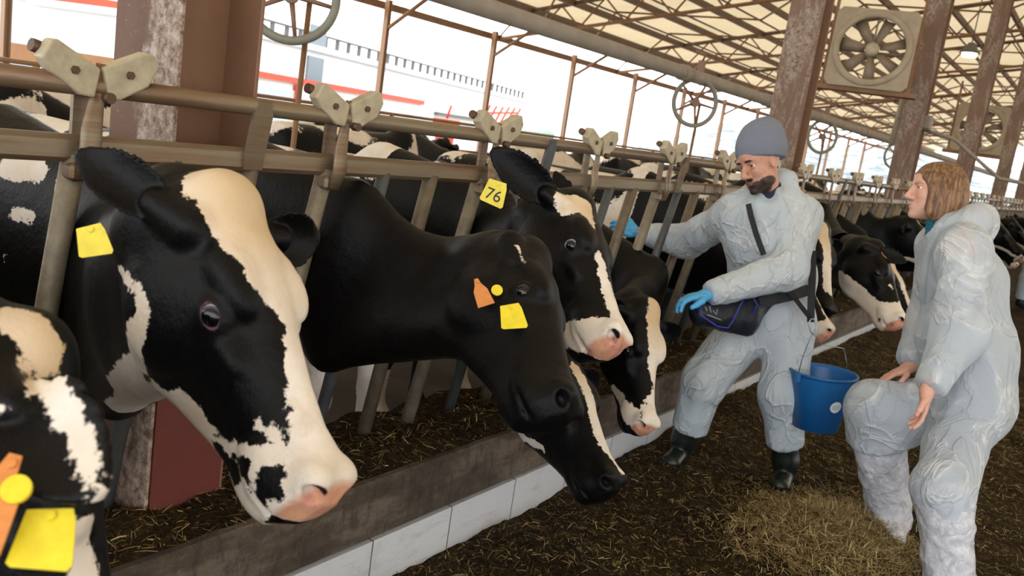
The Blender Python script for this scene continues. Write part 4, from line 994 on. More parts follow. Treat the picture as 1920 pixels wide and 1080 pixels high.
M['black_cloth'] = simple('black_webbing', '0f1015', .7, c2='181a20', vs=60, bump=.4, bs=200)
M['bag'] = simple('navy_black_nylon', '10131d', .45, c2='191d2a', vs=25, bump=.5, bs=90)
M['piping_blue'] = simple('blue_piping', '2b3fae', .5); M['print_grey'] = simple('faded_bag_print', '8d93a3', .5)
M['boot'] = simple('dark_rubber_boot', '101614', .38, c2='1a211d', vs=12, bump=.3)
M['bucket'] = simple('blue_plastic_bucket', '155c9e', .36, c2='1e6aac', vs=3, bump=.08)
M['wire'] = simple('galvanized_wire', '9aa0a4', .3, .9); M['sticker'] = simple('white_sticker', 'e9edf0', .4); M['print_blue'] = simple('pale_blue_print', '9db4c9', .5)
def plastic_mat():
    t = NT('clear_plastic_bag'); t.col('e6e9f4'); t.set(Roughness=.16); n = t.noise(17, 6, .7, None, 1.2); t.bump(n, .9, .02); t.b.inputs['Specular IOR Level'].default_value = .8
    tp = t.n('BsdfTransparent'); m2 = t.n('MixShader'); f = t.step(n, .35, .75); t.l(t.math('MULTIPLY', f, .5), m2.inputs[0]); t.l(t.b.outputs[0], m2.inputs[1]); t.l(tp.outputs[0], m2.inputs[2]); t.l(m2.outputs[0], t.o.inputs[0]); return t.m
M['plastic'] = plastic_mat(); M['shoe'] = simple('lilac_white_trainer', 'a9a4bd', .6, c2='8f8aa6')
def hair_mat():
    t = NT('light_brown_hair'); n = t.noise(70, 6, .7, (1, 1, .06)); t.col(t.ramp(n, [(.3, '3a2618'), (.46, '6b4a30'), (.6, '9a7350'), (.75, 'c79f74')])); t.set(Roughness=.42); t.bump(n, .7, .01); return t.m
M['hair'] = hair_mat(); M['hair_dark'] = simple('dark_hair', '20150f', .6)
def hand_prims(S, wr, fwd, pn, th, sc_=1.0, curl=(.25, .35, .3), infl=0.0, spread=.06, fing=None):
    f = nrm(fwd); n_ = nrm(np.asarray(pn, float) - f * (f @ np.asarray(pn, float))); w_ = np.cross(n_, f) * th   # w_ points to the thumb side
    k = sc_; i_ = infl; R = np.stack([f, w_, n_], 1)
    S.cone(wr - f * .03, wr + f * .02, .026 * k + i_, .025 * k + i_, .012)
    S.ell(wr + f * .052 * k, A3(.050, .040, .0165) * k + i_, .012, R); S.ell(wr + f * .035 * k + w_ * .022 * k + n_ * .008 * k, A3(.032, .018, .016) * k + i_, .012, R)
    for j, (o, L, r) in enumerate([(.028, .074, .0088), (.0095, .082, .0090), (-.0095, .076, .0086), (-.027, .060, .0078)]):
        c = fing[j] if fing else curl; d = nrm(f + w_ * (spread * (1.5 - j))); p = wr + f * (.088 - .004 * abs(j - 1.2)) * k + w_ * o * k; a = 0; q = p - d * .02
        S.cone(q, p, r * 1.15 * k + i_, r * 1.1 * k + i_, .006)
        for s_, (fr, rr) in enumerate(((.45, 1.0), (.31, .92), (.24, .82))):
            a += c[s_]; dd = d * math.cos(a) + n_ * math.sin(a); q = p + dd * L * fr * k; S.cone(p, q, r * (rr + .06) * k + i_, r * rr * .95 * k + i_, .003); p = q
    b = wr + f * .028 * k + w_ * .03 * k + n_ * .004; m_ = b + (f * .55 + w_ * .75 + n_ * .25) * .036 * k; e = m_ + nrm(f * .85 + w_ * .35 + n_ * .35) * .030 * k; g = e + nrm(f * .95 + w_ * .05 + n_ * .35) * .024 * k
    S.chain([b, m_, e, g], [.014 * k + i_, .0115 * k + i_, .010 * k + i_, .0085 * k + i_], .008)
    return f, w_, n_
def head_prims(S, c, R, k=1.0, infl=0.0, fem=False):
    W = lambda *p: c + R @ (A3(*p) * k); e = lambda p, r, kk=.012, md='u': S.ell(W(*p), A3(*r) * k + (infl if md == 'u' else 0), kk, R, md)
    e((-.018, 0, .035), (.094, .074, .086)); e((.020, 0, -.03), (.066, .060, .082), .03); e((.045, 0, -.085), (.040, .040, .028), .03); e((.035, 0, .05), (.052, .058, .05), .03)
    for sd in (-1, 1):
        e((.048, .036 * sd, -.022), (.028, .024, .022), .02); e((.018, .052 * sd, -.07), (.035, .016, .028), .025)
        e((.076, .031 * sd, .012), (.014, .019, .011), .010, 's'); e((.078, .032 * sd, .032), (.014, .024, .007), .012)
        e((.071, .031 * sd, .0165), (.0125, .0165, .0055), .004); e((.071, .031 * sd, -.000), (.012, .0165, .0045), .004)
        e((-.008, .075 * sd, -.002), (.018, .009, .031), .006); e((-.002, .082 * sd, .0), (.009, .005, .018), .004, 's')
        e((.094, .012 * sd, -.036), (.011, .008, .008), .008)
    S.cone(W(.082, 0, .022), W(.108, 0, -.028), .0085 * k, .0125 * k, .010); S.ell(W(.106, 0, -.031), A3(.013, .012, .010) * k, .008, R)
    S.ell(W(.086, 0, -.0605), A3(.013, .023, .0055) * k, .005, R); S.ell(W(.083, 0, -.0725), A3(.013, .020, .0065) * k, .005, R); S.ell(W(.097, 0, -.0665), A3(.010, .022, .0015) * k, .003, R, 's')
    S.ell(W(.072, 0, -.105), A3(.020, .022, .016) * k, .015, R)
    return W
def face_eyes(c, R, k, parent, look=(1, 0, 0)):
    for sd in (-1, 1):
        p = c + R @ (A3(.066, .031 * sd, .0085) * k); eyeball('eye', p, R @ A3(*look), .0118 * k, parent, ('eye_w', 'eye_i', 'eye_dark'), (.62, .3))
M['eye_w'] = simple('eye_white', 'd8d2cc', .15); M['eye_i'] = simple('eye_iris', '4d4334', .1)
def torso_prims(S, J, i=0.0, side=None, cut=True, loose=1.0):
    ys = side
    S.etube(J['pelvis'] + A3(0, 0, -.03), J['waist'], (.155 + i * 1.3, .115 + i * 1.2), (.135 + i * 1.5, .10 + i * 1.5), ys, .05)
    S.etube(J['waist'], J['chest'], (.135 + i * 1.5, .10 + i * 1.5), (.165 + i * 1.2, .115 + i * 1.2), ys, .05)
    S.etube(J['chest'], J['neck'] - (J['neck'] - J['chest']) * .25, (.160 + i, .105 + i), (.07 + i, .065 + i), ys, .05)
def limb(S, pts, rs, k): S.chain(pts, rs, k)
def fold(V, Fc, amp, sc_, seed, st=(1, 1, .45), damp=None):
    N = vnormals(V, Fc); P = V * A3(*st) * sc_ + seed; w_ = np.stack([pnoise(P * .7), pnoise(P * .7 + 31), pnoise(P * .7 + 57)], 1)
    n1 = pnoise(P + w_ * 1.1); n2 = pnoise(P * 2.3 + w_ * 1.5 + 11); d = (1 - np.abs(n1) * 3.2) * .6 + (1 - np.abs(n2) * 3.0) * .28; d = np.clip(d, -.6, 1)
    a = amp if damp is None else amp * damp; return V + N * (d * a)[:, None]
def region(S, lo, hi, h): return S.mesh(np.asarray(lo), np.asarray(hi), h)
def bbx(*pts, m_=.1):
    P = np.array(pts); return P.min(0) - m_, P.max(0) + m_

def body_mesh(name, J, HR, side, hands, mat, k=1.0, fem=False, beard=False, label=None, hk=1.0, coarse=.014):
    S = Solid(); torso_prims(S, J, -.012, side)
    for s_ in 'LR':
        limb(S, [J['sh' + s_], J['el' + s_], J['wr' + s_]], [.048, .037, .027], .03); limb(S, [J['hip' + s_], J['kn' + s_], J['an' + s_]], [.078, .052, .036], .04)
        S.cone(J['chest'] * .3 + J['neck'] * .7, J['sh' + s_], .06, .05, .04); f_ = J['toe' + s_]; S.cone(J['an' + s_] - A3(0, 0, .03), J['an' + s_] + f_ * .13 - A3(0, 0, .05), .036, .028, .02)
    hc = J['head']; S.cone(J['neck'] - nrm(hc - J['neck']) * .06, hc + HR @ A3(-.02, 0, -.04) * hk, .062 * k, .052 * hk, .03)
    head_prims(S, hc, HR, hk, 0, fem); fine = [(hc - .155 * hk, hc + .155 * hk, .0048)]
    for (wr, f, n_, th, sc_, cu, fg) in hands:
        hand_prims(S, wr, f, n_, th, sc_, cu, -.0015 if beard else 0, fing=fg); c = wr + nrm(f) * .09; fine.append((c - .105, c + .105, .0038))
    pts = [J[q] for q in J if not q.startswith('toe')]; lo, hi = bbx(*pts, m_=.16); lo[2] = -.02
    V, Fc = S.mesh(lo, hi, coarse, fine)
    Q = (V - hc) @ HR / hk; near = np.linalg.norm(Q, axis=1) < .17; bd = np.zeros(len(V)); lp = np.zeros(len(V))
    el = lambda c, r: 1 - np.linalg.norm((Q - A3(*c)) / A3(*r), axis=1)
    lp = np.clip(el((.09, 0, -.0665), (.03, .021, .010)) * 4, 0, 1) * near
    if beard:
        b = np.maximum(el((.05, 0, -.098), (.07, .075, .05)), el((.035, .056, -.080), (.046, .034, .030))); b = np.maximum(b, el((.035, -.056, -.080), (.046, .034, .030))); b = np.maximum(b, el((.095, 0, -.052), (.025, .032, .010)))
        for sd in (-1, 1): b = np.maximum(b, el((.088, .03 * sd, .032), (.03, .024, .006)))
        bd = np.clip(b * 4 + .2, 0, 1) * near * (Q[:, 2] < .05)
    else:
        for sd in (-1, 1): bd = np.maximum(bd, .75 * np.clip(el((.088, .03 * sd, .034), (.03, .022, .004)) * 4, 0, 1) * near)
    o = mesh_np(name, V, Fc, mat, attrs=dict(beard=bd, lips=lp * .6), label=label, cat='person')
    face_eyes(hc, HR, hk, o); return o, S
def halfcut(S, p0, n_, rad):
    p0 = np.asarray(p0, float); n_ = nrm(n_)
    S.add(lambda P: np.maximum(-((P - p0) @ n_), np.linalg.norm(P - p0, axis=1) - rad), p0 - rad, p0 + rad, .004, 's')
def suit(J, side, i, arm, leg, cuffs, hems, parent, mat, seed, extra=None, amp=.012, h=.0105, neck_cut=True, name='coverall'):
    S = Solid(); torso_prims(S, J, i, side); cuts = []
    for s_ in 'LR':
        sh, el, wr = J['sh' + s_], J['el' + s_], J['wr' + s_]; c = cuffs[s_]
        S.cone(J['chest'] * .35 + J['neck'] * .65, sh, .075 + i, arm[0], .06); S.chain([sh, el], [arm[0], arm[1]], .05); S.cone(el, wr + nrm(wr - el) * (c + .02), arm[1], arm[2], .04); cuts.append((wr + nrm(wr - el) * c, wr - el, .085))
        hp, kn, an = J['hip' + s_], J['kn' + s_], J['an' + s_]; t_ = hems[s_]; e = kn + (an - kn) * t_; cuts.append((e, an - kn, .14))
        S.chain([hp, kn], [leg[0], leg[1]], .05); S.cone(kn, e + nrm(an - kn) * .03, leg[1], leg[2], .04)
    for c_ in cuts: halfcut(S, *c_)
    if extra: extra(S)
    pts = [J[q] for q in J if not q.startswith('toe')]; lo, hi = bbx(*pts, m_=.22); lo[2] = -.02
    V, Fc = S.mesh(lo, hi, h); V = smooth(V, Fc, 1); V = fold(V, Fc, amp * 1.1, 4.6, seed); V = fold(V, Fc, amp * .22, 13.0, seed + 5); V = smooth(V, Fc, 1)
    return mesh_np(name, V, Fc, mat, parent)
def HRf(fw, up): x = nrm(fw); z = nrm(np.asarray(up) - x * (x @ np.asarray(up))); return np.stack([x, np.cross(z, x), z], 1)
TC = lambda p: nrm(CAMP - p)
# ---------------- the man in the grey beanie
P_ = at_d
J = dict(pelvis=P_(1443, 592, 4.42), waist=P_(1448, 520, 4.36), chest=P_(1440, 440, 4.28), neck=P_(1438, 372, 4.22), head=P_(1424, 308, 4.14),
         shR=P_(1378, 402, 4.28), elR=at_x(1288, 452, .05), wrR=at_x(1196, 436, -.22), shL=P_(1498, 405, 4.22), elL=P_(1478, 505, 4.10), wrL=P_(1328, 553, 4.02),
         hipR=P_(1402, 612, 4.44), knR=P_(1322, 712, 4.42), anR=at_z(1278, 838, .10), hipL=P_(1482, 610, 4.40), knL=P_(1466, 735, 4.36), anL=at_z(1474, 880, .10))
J['toeR'] = nrm(A3(.12, -1, 0)); J['toeL'] = nrm(A3(.15, -1, 0))
SD = nrm(J['shL'] - J['shR']); HR = HRf(-RT * .80 + TC(J['head']) * .52 - UP * .30, UP * .95 - RT * .10)
hl = (J['wrL'], -RT * .9 - UP * .12 + TC(J['wrL']) * .1, -UP * .8 - TC(J['wrL']) * .1 + RT * .0, -1, 1.08, (.35, .5, .4), None)
hr = (J['wrR'], -RT * .9 + UP * .25 - FW * .1, FW * .8 - UP * .3, 1, 1.05, (.4, .6, .5), [(.3, .5, .4), (.45, .6, .5), (.55, .8, .5), (.6, .9, .6)])
man, _ = body_mesh('person', J, HR, SD, [hl, hr], M['face'], 1.0, False, True, 'bearded man in grey beanie and white coverall reaching through the fence with blue gloves', 1.06)
def hoodman(S):
    hc = J['head']; b = HR @ A3(-1, 0, 0)
    S.chain([J['neck'] + SD * .10 + A3(0, 0, .02), J['neck'] + SD * .085 + A3(0, 0, .09) - FW * -.04, J['neck'] + SD * .02 + A3(0, .12, .08), J['neck'] - SD * .08 + A3(0, .05, .03)], [.045, .04, .05, .045], .04)
    S.ell(hc + HR @ A3(.10, 0, -.02), (.14, .14, .14), .02, None, 's')
    S.cone(J['neck'] + TC(J['neck']) * .14 + A3(0, 0, .05), J['chest'] + TC(J['chest']) * .30 + A3(0, 0, .10), .085, .03, .01, 's')
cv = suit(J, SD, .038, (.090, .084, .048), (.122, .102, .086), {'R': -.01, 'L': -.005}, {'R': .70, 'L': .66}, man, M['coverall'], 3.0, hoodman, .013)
def glove(spec, par):
    S = Solid(); wr, f, n_, th, sc_, cu, fg = spec; hand_prims(S, wr, f, n_, th, sc_, cu, .002, fing=fg); c = wr + nrm(f) * .07; V, Fc = S.mesh(c - .13, c + .13, .0036); N = vnormals(V, Fc); V = V + N * (.0016 * pnoise(V * 90))[:, None]; return mesh_np('glove', V, Fc, M['glove'], par, label='bright blue nitrile glove')
glove(hl, man); glove(hr, man)
def beanie(c, R, k, par):
    S = Solid(); S.ell(c + R @ (A3(-.026, 0, .060) * k), A3(.108, .092, .098) * k, .02, R); S.ell(c + R @ (A3(-.055, 0, .120) * k), A3(.075, .065, .055) * k, .05, R)
    cut = c + R @ (A3(.0, 0, .026) * k); nn = R @ nrm(A3(.34, 0, -1)); S.add(lambda P: -((P - cut) @ nn) , c - .3, c + .3, .006, 's') if False else None
    Q_ = lambda P: (P - cut) @ nn
    g = Grid(c - .26, c + .26, .006)
    for (fn, a, b, kk, md) in S.o: g.op(fn, a, b, kk, md)
    X, Y, Z = np.meshgrid(*g.ax, indexing='ij'); g.D = np.maximum(g.D, Q_(np.stack([X, Y, Z], -1).reshape(-1, 3)).reshape(g.D.shape).astype(np.float32))
    V, Fc = g.mesh(); V = smooth(V, Fc, 2); V = fold(V, Fc, .003, 9, 4.4, (1, 1, 1)); o = mesh_np('beanie', V, Fc, M['beanie'], par)
beanie(J['head'] + HR @ A3(-.008, 0, -.006), HR, 1.2, man)
def zipf(par, pts, w_=.014):
    mb = MB(); V = []; n = len(pts)
    for i in range(n):
        q = pts[i]; t_ = nrm(pts[min(i + 1, n - 1)] - pts[max(i - 1, 0)]); tc = TC(q); sx = nrm(np.cross(t_, tc)); V += [q + sx * w_, q - sx * w_, q - sx * w_ - tc * .03, q + sx * w_ - tc * .03]
    Fc = [(i * 4 + a, i * 4 + (a + 1) % 4, i * 4 + 4 + (a + 1) % 4, i * 4 + 4 + a) for i in range(n - 1) for a in range(4)]
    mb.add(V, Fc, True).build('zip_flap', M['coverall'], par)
# navy collar visible at the open neck
S = Solid(); S.etube(J['neck'] - A3(0, 0, .10) + TC(J['neck']) * .03, J['neck'] + A3(0, 0, .035) + TC(J['neck']) * .01, (.085, .075), (.068, .066), SD, .02); V, Fc = S.mesh(J['neck'] - .22, J['neck'] + .2, .009); mesh_np('jumper_collar', V, Fc, M['navy'], man)
def boot(J, s_, par, top, mat=None, name='boot', r=(.062, .055, .05)):
    S = Solid(); an, kn, t_ = J['an' + s_], J['kn' + s_], J['toe' + s_]; d = nrm(kn - an); gz = .035
    S.chain([an + d * top, an + d * .04], [r[0], r[1]], .02); S.cone(an + d * .05, A3(an[0], an[1], .05 + gz), r[1], .048, .03)
    S.etube(A3(an[0], an[1], .04 + gz) - t_ * .03, A3(an[0], an[1], .03 + gz) + t_ * .17, (.042, .04), (.05, .034), np.cross(t_, A3(0, 0, 1)), .02)
    lo, hi = bbx(an + d * top, an - t_ * .1, an + t_ * .25, m_=.09); V, Fc = S.mesh(lo, hi, .008); V[:, 2] = np.maximum(V[:, 2], gz); V = fold(V, Fc, .002, 14, 2)
    return mesh_np(name, V, Fc, mat or M['boot'], par)
boot(J, 'R', man, .33, None, 'boot', (.075, .062, .052)); boot(J, 'L', man, .33, None, 'boot', (.075, .062, .052))
# ---------------- belt bag, carabiner, bucket
bg_c = P_(1352, 590, 4.12)
bag = empty('belt_bag', bg_c, label='dark navy belt bag with blue piping strapped across the man\'s waist', cat='bag')
def loc(p): return np.asarray(p) - A3(*bag.location)
S = Solid(); X_ = nrm(P_(1420, 560, 4.2) - P_(1300, 585, 4.05)); Z_ = nrm(UP - X_ * (X_ @ UP)); Yb = np.cross(Z_, X_)
Rb_ = np.stack([X_, Yb, Z_], 1)
S.etube(P_(1315, 583, 4.10), P_(1400, 590, 4.20), (.055, .072), (.07, .10), Yb, .03); S.etube(P_(1395, 590, 4.22), P_(1440, 560, 4.24), (.06, .09), (.05, .035), Yb, .03)
V, Fc = S.mesh(bg_c - .3, bg_c + .35, .008); V = fold(V, Fc, .006, 11, 3.3, (1, 1, 1)); mesh_np('pouch', V - A3(*bag.location), Fc, M['bag'], bag)
def surf_line(pts, r, nm, mt, dd=0.0): return MB().tube([loc(P_(*p)) for p in pts], r, 8).build(nm, mt, bag)
surf_line([(1318, 560, 4.02), (1312, 590, 4.01), (1345, 612, 4.04), (1365, 615, 4.06), (1375, 600, 4.07), (1388, 572, 4.07), (1395, 560, 4.07)], .0035, 'piping', M['piping_blue'])
surf_line([(1413, 560, 4.1), (1420, 572, 4.12), (1410, 588, 4.12)], .0035, 'piping', M['piping_blue'])
mbp = MB()
for q, pts in enumerate([[(1322, 575, 4.012), (1326, 583, 4.012)], [(1330, 574, 4.015), (1333, 586, 4.015)], [(1337, 582, 4.02), (1343, 590, 4.02), (1345, 580, 4.02)], [(1326, 590, 4.015), (1352, 600, 4.03)]]): mbp.tube([loc(P_(*p)) for p in pts], .003, 6)
mbp.build('faded_print', M['print_grey'], bag)
def strap(pts, w_, nm, mt, th=.003):
    pp = [loc(P_(*p)) for p in pts]; mb = MB(); V = []; Fc = []; n = len(pp)
    for i in range(n):
        t_ = nrm(pp[min(i + 1, n - 1)] - pp[max(i - 1, 0)]); tc = TC(pp[i] + A3(*bag.location)); sx = nrm(np.cross(t_, tc)); V += [pp[i] + sx * w_, pp[i] - sx * w_, pp[i] - sx * w_ - tc * th, pp[i] + sx * w_ - tc * th]
    for i in range(n - 1):
        for a in range(4): b = (a + 1) % 4; Fc.append((i * 4 + a, i * 4 + b, i * 4 + 4 + b, i * 4 + 4 + a))
    Fc += [(3, 2, 1, 0), (n * 4 - 4, n * 4 - 3, n * 4 - 2, n * 4 - 1)]
    return mb.add(V, Fc).build(nm, mt, bag)
strap([(1403, 382, 4.05), (1408, 405, 4.03), (1418, 440, 4.04), (1432, 478, 4.05)], .013, 'shoulder_strap', M['black_cloth'])
strap([(1425, 568, 4.14), (1455, 560, 4.13), (1490, 552, 4.15), (1518, 543, 4.22)], .026, 'waist_belt', M['black_cloth'])
strap([(1467, 531, 4.08), (1480, 545, 4.1), (1500, 572, 4.12), (1522, 600, 4.14)], .011, 'side_strap', M['black_cloth'])
strap([(1524, 470, 4.20), (1523, 520, 4.17), (1521, 560, 4.15), (1520, 604, 4.14)], .017, 'hanging_strap', M['black_cloth'])
cp = P_(1525, 612, 4.12); ca = empty('carabiner', cp, label='silver carabiner on the hanging strap at the man\'s hip', cat='carabiner')
pts = [(1521, 598), (1516, 606), (1520, 622), (1526, 628), (1531, 622), (1530, 606), (1526, 598)]
MB().tube([P_(x, y, 4.12) - cp for x, y in pts], .0035, 8, closed=True).build('ring', M['wire'], ca)
bc = P_(1543, 700, 4.25); Zb = nrm(UP * .97 + RT * .18 + A3(0, 0, .6)); Zb = nrm(A3(0, 0, 1) + RT * -.05)
bk = empty('bucket', bc, label='blue plastic bucket hanging at the man\'s hip with a round white sticker', cat='bucket')
px2 = 4.25 / 1650
Xb = nrm(RT - Zb * (RT @ Zb)); Yv = np.cross(Zb, Xb)
n = 56; prof = [(0.088 * 1.0, -.285, 1), (.118, -.29, 1), (.165, -.012, 1), (.167, 0, 1), (.176, .002, 1), (.176, .012, 1), (.163, .012, 0), (.158, -.01, 0), (.112, -.28, 0)]
prof = [(0.001, -.27)] + [(r * .93, z * .93) for r, z, _ in prof[1:]] + [(0.001, -.26)]
V = []; Fc = []
for r, z in prof:
    for i in range(n): a = 2 * math.pi * i / n; V.append(Xb * r * math.cos(a) + Yv * r * math.sin(a) + Zb * z)
for j in range(len(prof) - 1):
    for i in range(n): Fc.append((j * n + i, j * n + (i + 1) % n, (j + 1) * n + (i + 1) % n, (j + 1) * n + i))
mesh_np('shell', V, Fc, M['bucket'], bk)
for sg in (-1, 1):
    d = Xb * math.cos(.5) * sg + Yv * math.sin(.5) * sg; MB().box(d * .166 + Zb * -.012, (.012, .012, .022), np.stack([Xb, Yv, Zb], 1), bev=.004).build('handle_lug', M['bucket'], bk)
e1 = (Xb * math.cos(.5) + Yv * math.sin(.5)) * .167; top = P_(1524, 624, 4.12) - bc
MB().tube([e1, e1 * .95 + Zb * .04, e1 * .7 + Zb * .12, top * .7 + e1 * .25 + Zb * .0, top, top * .7 - e1 * .35, -e1 * .95 + Zb * .08, -e1], .0022, 8).build('wire_handle', M['wire'], bk)
tcb = TC(bc); ang = math.atan2((tcb @ Yv), (tcb @ Xb)) ; ang2 = ang + .62 * (1 if (np.cross(Zb, tcb) @ RT) > 0 else -1)
r_ = .137; dv = Xb * math.cos(ang2) + Yv * math.sin(ang2); sn = nrm(dv - Zb * .17); sc0 = dv * r_ + Zb * -.125; sx = nrm(np.cross(Zb, sn)); sz = np.cross(sn, sx)
ms = MB(); V = []; Fc = []
for i in range(32):
    a = 2 * math.pi * i / 32; u, v = .029 * math.cos(a), .029 * math.sin(a); V.append(sc0 + sx * u + sz * v + sn * (.0035 - u * u / .30))
V.append(sc0 + sn * .0035)
for i in range(32): Fc.append((32, i, (i + 1) % 32))
ms.add(V, Fc).build('sticker', M['sticker'], bk, label='round white sticker')
ms = MB()
for vv, ww in ((.008, .017), (-.001, .02), (-.010, .014)): ms.tube([sc0 + sx * -ww + sz * vv + sn * .0045, sc0 + sz * vv + sn * .0055, sc0 + sx * ww + sz * vv + sn * .0045], .0014, 5)
ms.build('sticker_print', M['print_blue'], bk)
# ---------------- the woman with the brown bob
J = dict(pelvis=P_(1805, 745, 3.72), waist=P_(1812, 660, 3.74), chest=P_(1800, 520, 3.76), neck=P_(1782, 428, 3.78), head=P_(1752, 362, 3.78),
         shL=P_(1806, 470, 3.60), elL=P_(1800, 625, 3.46), wrL=P_(1738, 733, 3.38), shR=P_(1765, 462, 3.92), elR=P_(1742, 600, 4.0), wrR=P_(1706, 688, 3.90),
         hipL=P_(1812, 775, 3.66), knL=P_(1768, 915, 3.50), anL=at_z(1782, 1085, .10), hipR=P_(1780, 765, 3.84), knR=P_(1638, 768, 3.86), anR=at_z(1668, 968, .10))
J['toeL'] = nrm(A3(-.1, -1, 0)); J['toeR'] = nrm(A3(.15, -1, 0)); SD = nrm(J['shL'] - J['shR'])
HRw = HRf(-RT * .97 + FW * .12 + UP * .16, UP * .95 + RT * .12)
hl = (J['wrL'], -UP * .95 - RT * .15, FW * .3 + RT * -.9, 1, .98, (.35, .35, .25), [(.2, .3, .2), (.3, .35, .25), (.4, .4, .3), (.5, .5, .3)])
hr = (J['wrR'] , -RT * .9 - UP * .36, -UP * .85 + RT * .3, -1, .98, (.12, .2, .2), None)
wom, _ = body_mesh('person', J, HRw, SD, [hl, hr], M['skin_f'], .92, True, False, 'woman with a light brown bob in a sheer white coverall, one knee raised', 1.0)
def inner(S): pass
S = Solid(); torso_prims(S, J, -.002, SD)
for s_ in 'LR': S.chain([J['sh' + s_], J['el' + s_], J['wr' + s_] * .9 + J['el' + s_] * .1], [.052, .042, .034], .03)
V, Fc = S.mesh(*bbx(J['pelvis'], J['neck'], J['elL'], J['wrL'], J['elR'], J['wrR'], m_=.16), .014); mesh_np('jumper', V, Fc, M['shirt_grey'], wom)
S = Solid(); S.etube(J['pelvis'] - A3(0, 0, .02), J['waist'], (.165, .125), (.14, .11), SD, .05)
for s_ in 'LR': S.chain([J['hip' + s_], J['kn' + s_], J['an' + s_]], [.088, .062, .05], .04)
V, Fc = S.mesh(*bbx(J['waist'], J['knR'], J['anR'], J['anL'], J['knL'], m_=.17), .014); mesh_np('trousers', V, Fc, M['jeans'], wom)
def hoodw(S):
    n_ = J['neck']; S.chain([n_ + A3(.02, -.06, .02) - RT * .04, n_ + RT * .06 - FW * .07 + A3(0, 0, .03), n_ + RT * .115 + A3(0, 0, .03), n_ + RT * .09 + FW * .08 + A3(0, 0, .02)], [.04, .055, .062, .05], .04)
    S.ell(n_ + RT * .115 - UP * .01, (.06, .06, .055), .04); S.cone(n_ - RT * .05 + UP * .10, n_ - RT * .08 + UP * .035, .085, .072, .015, 's')
    S.etube(J['waist'] + RT * .04, J['pelvis'] + RT * .05 - UP * .02, (.13, .13), (.15, .145), SD, .08)
    S.etube(J['chest'] + RT * .03 - UP * .05, J['waist'] + RT * .02, (.13, .12), (.14, .13), SD, .08)
    S.ell(J['elR'] * .5 + J['elL'] * .5 - UP * .05, (.1, .1, .12), .06)
    kn = J['knR']; d = nrm(J['anR'] - kn); S.etube(J['hipR'] - UP * .04, kn + RT * .04 + d * .02, (.13, .14), (.11, .11), SD, .06); S.cone(kn + RT * .02, kn + d * .2 + RT * .01, .112, .135, .05); halfcut(S, kn + d * .155, d, .24)
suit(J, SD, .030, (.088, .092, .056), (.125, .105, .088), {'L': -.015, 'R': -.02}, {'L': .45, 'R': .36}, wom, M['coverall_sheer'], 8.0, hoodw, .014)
# hair, collar
hc = J['head']; S = Solid(); Wh = lambda *p: hc + HRw @ A3(*p)
g = Grid(hc - .24, hc + .24, .0062)
S.ell(Wh(-.020, 0, .048), (.112, .089, .090), .02, HRw); S.ell(Wh(-.060, 0, -.02), (.080, .092, .088), .03, HRw)
for sd in (-1, 1): S.ell(Wh(-.012, .068 * sd, -.035), (.062, .030, .092), .03, HRw); S.ell(Wh(.005, .070 * sd, -.075), (.042, .026, .045), .02, HRw)
S.ell(Wh(.092, 0, -.045), (.064, .085, .115), .012, HRw, 's')
for (fn, a, b, kk, md) in S.o: g.op(fn, a, b, kk, md)
V, Fc = g.mesh(); V = smooth(V, Fc, 1); N = vnormals(V, Fc); Q = (V - hc) @ HRw; V = V + N * (.006 * pnoise(Q * A3(60, 60, 6)) + .007 * pnoise(Q * A3(25, 25, 4)))[:, None]
mesh_np('hair', V, Fc, M['hair'], wom, label='light brown bob')
S = Solid(); n_ = J['neck']; S.etube(n_ - A3(0, 0, .07) + RT * .0, hc * .62 + n_ * .38 - RT * -.012 - UP * .03, (.085, .085), (.064, .066), SD, .02); V, Fc = S.mesh(n_ - .22, n_ + .22, .009); V = fold(V, Fc, .006, 14, 5, (1, 1, 3)); mesh_np('turtleneck', V, Fc, M['teal'], wom, label='teal turtleneck')
for s_, tp in (('L', .30), ('R', .36)):
    boot(J, s_, wom, .10, M['shoe'], 'shoe', (.045, .043, .042))
    S = Solid(); an, kn, t_ = J['an' + s_], J['kn' + s_], J['toe' + s_]; d = nrm(kn - an)
    S.chain([an + d * tp, an + d * .08, an], [.102, .084, .084], .03); S.etube(A3(an[0], an[1], .075) - t_ * .05, A3(an[0], an[1], .06) + t_ * .19, (.075, .07), (.075, .045), np.cross(t_, A3(0, 0, 1)), .04)
    lo, hi = bbx(an + d * tp, an - t_ * .1, an + t_ * .28, m_=.12); lo[2] = .0; V, Fc = S.mesh(lo, hi, .009); V[:, 2] = np.maximum(V[:, 2], .034); V = fold(V, Fc, .013, 9, 6.5 + tp, (1, 1, .6)); V = fold(V, Fc, .006, 22, 2.5, (1, 1, 1)); mesh_np('plastic_boot_cover', V, Fc, M['plastic'], wom, label='crinkled clear plastic boot cover')
# ---------------- the person cropped by the right edge
g0 = at_z(1926, 582, 0); X3 = RT; b3 = lambda u, z, v=0: A3(g0[0], g0[1], 0) + nrm(A3(RT[0], RT[1], 0)) * u + A3(0, 0, z) - nrm(A3(FW[0], FW[1], 0)) * v
J = dict(pelvis=b3(0, .92), waist=b3(0, 1.08), chest=b3(0, 1.30), neck=b3(0, 1.46), head=b3(.02, 1.62), shR=b3(-.17, 1.42), elR=b3(-.27, 1.16, .05), wrR=b3(-.06, 1.10, .24), shL=b3(.17, 1.42), elL=b3(.25, 1.15), wrL=b3(.1, 1.08, .2),
         hipR=b3(-.1, .9), knR=b3(-.13, .50, .03), anR=b3(-.14, .1), hipL=b3(.1, .9), knL=b3(.1, .5, .04), anL=b3(.1, .1))
J['toeL'] = J['toeR'] = -nrm(A3(FW[0], FW[1], 0)); SD = nrm(J['shL'] - J['shR'])
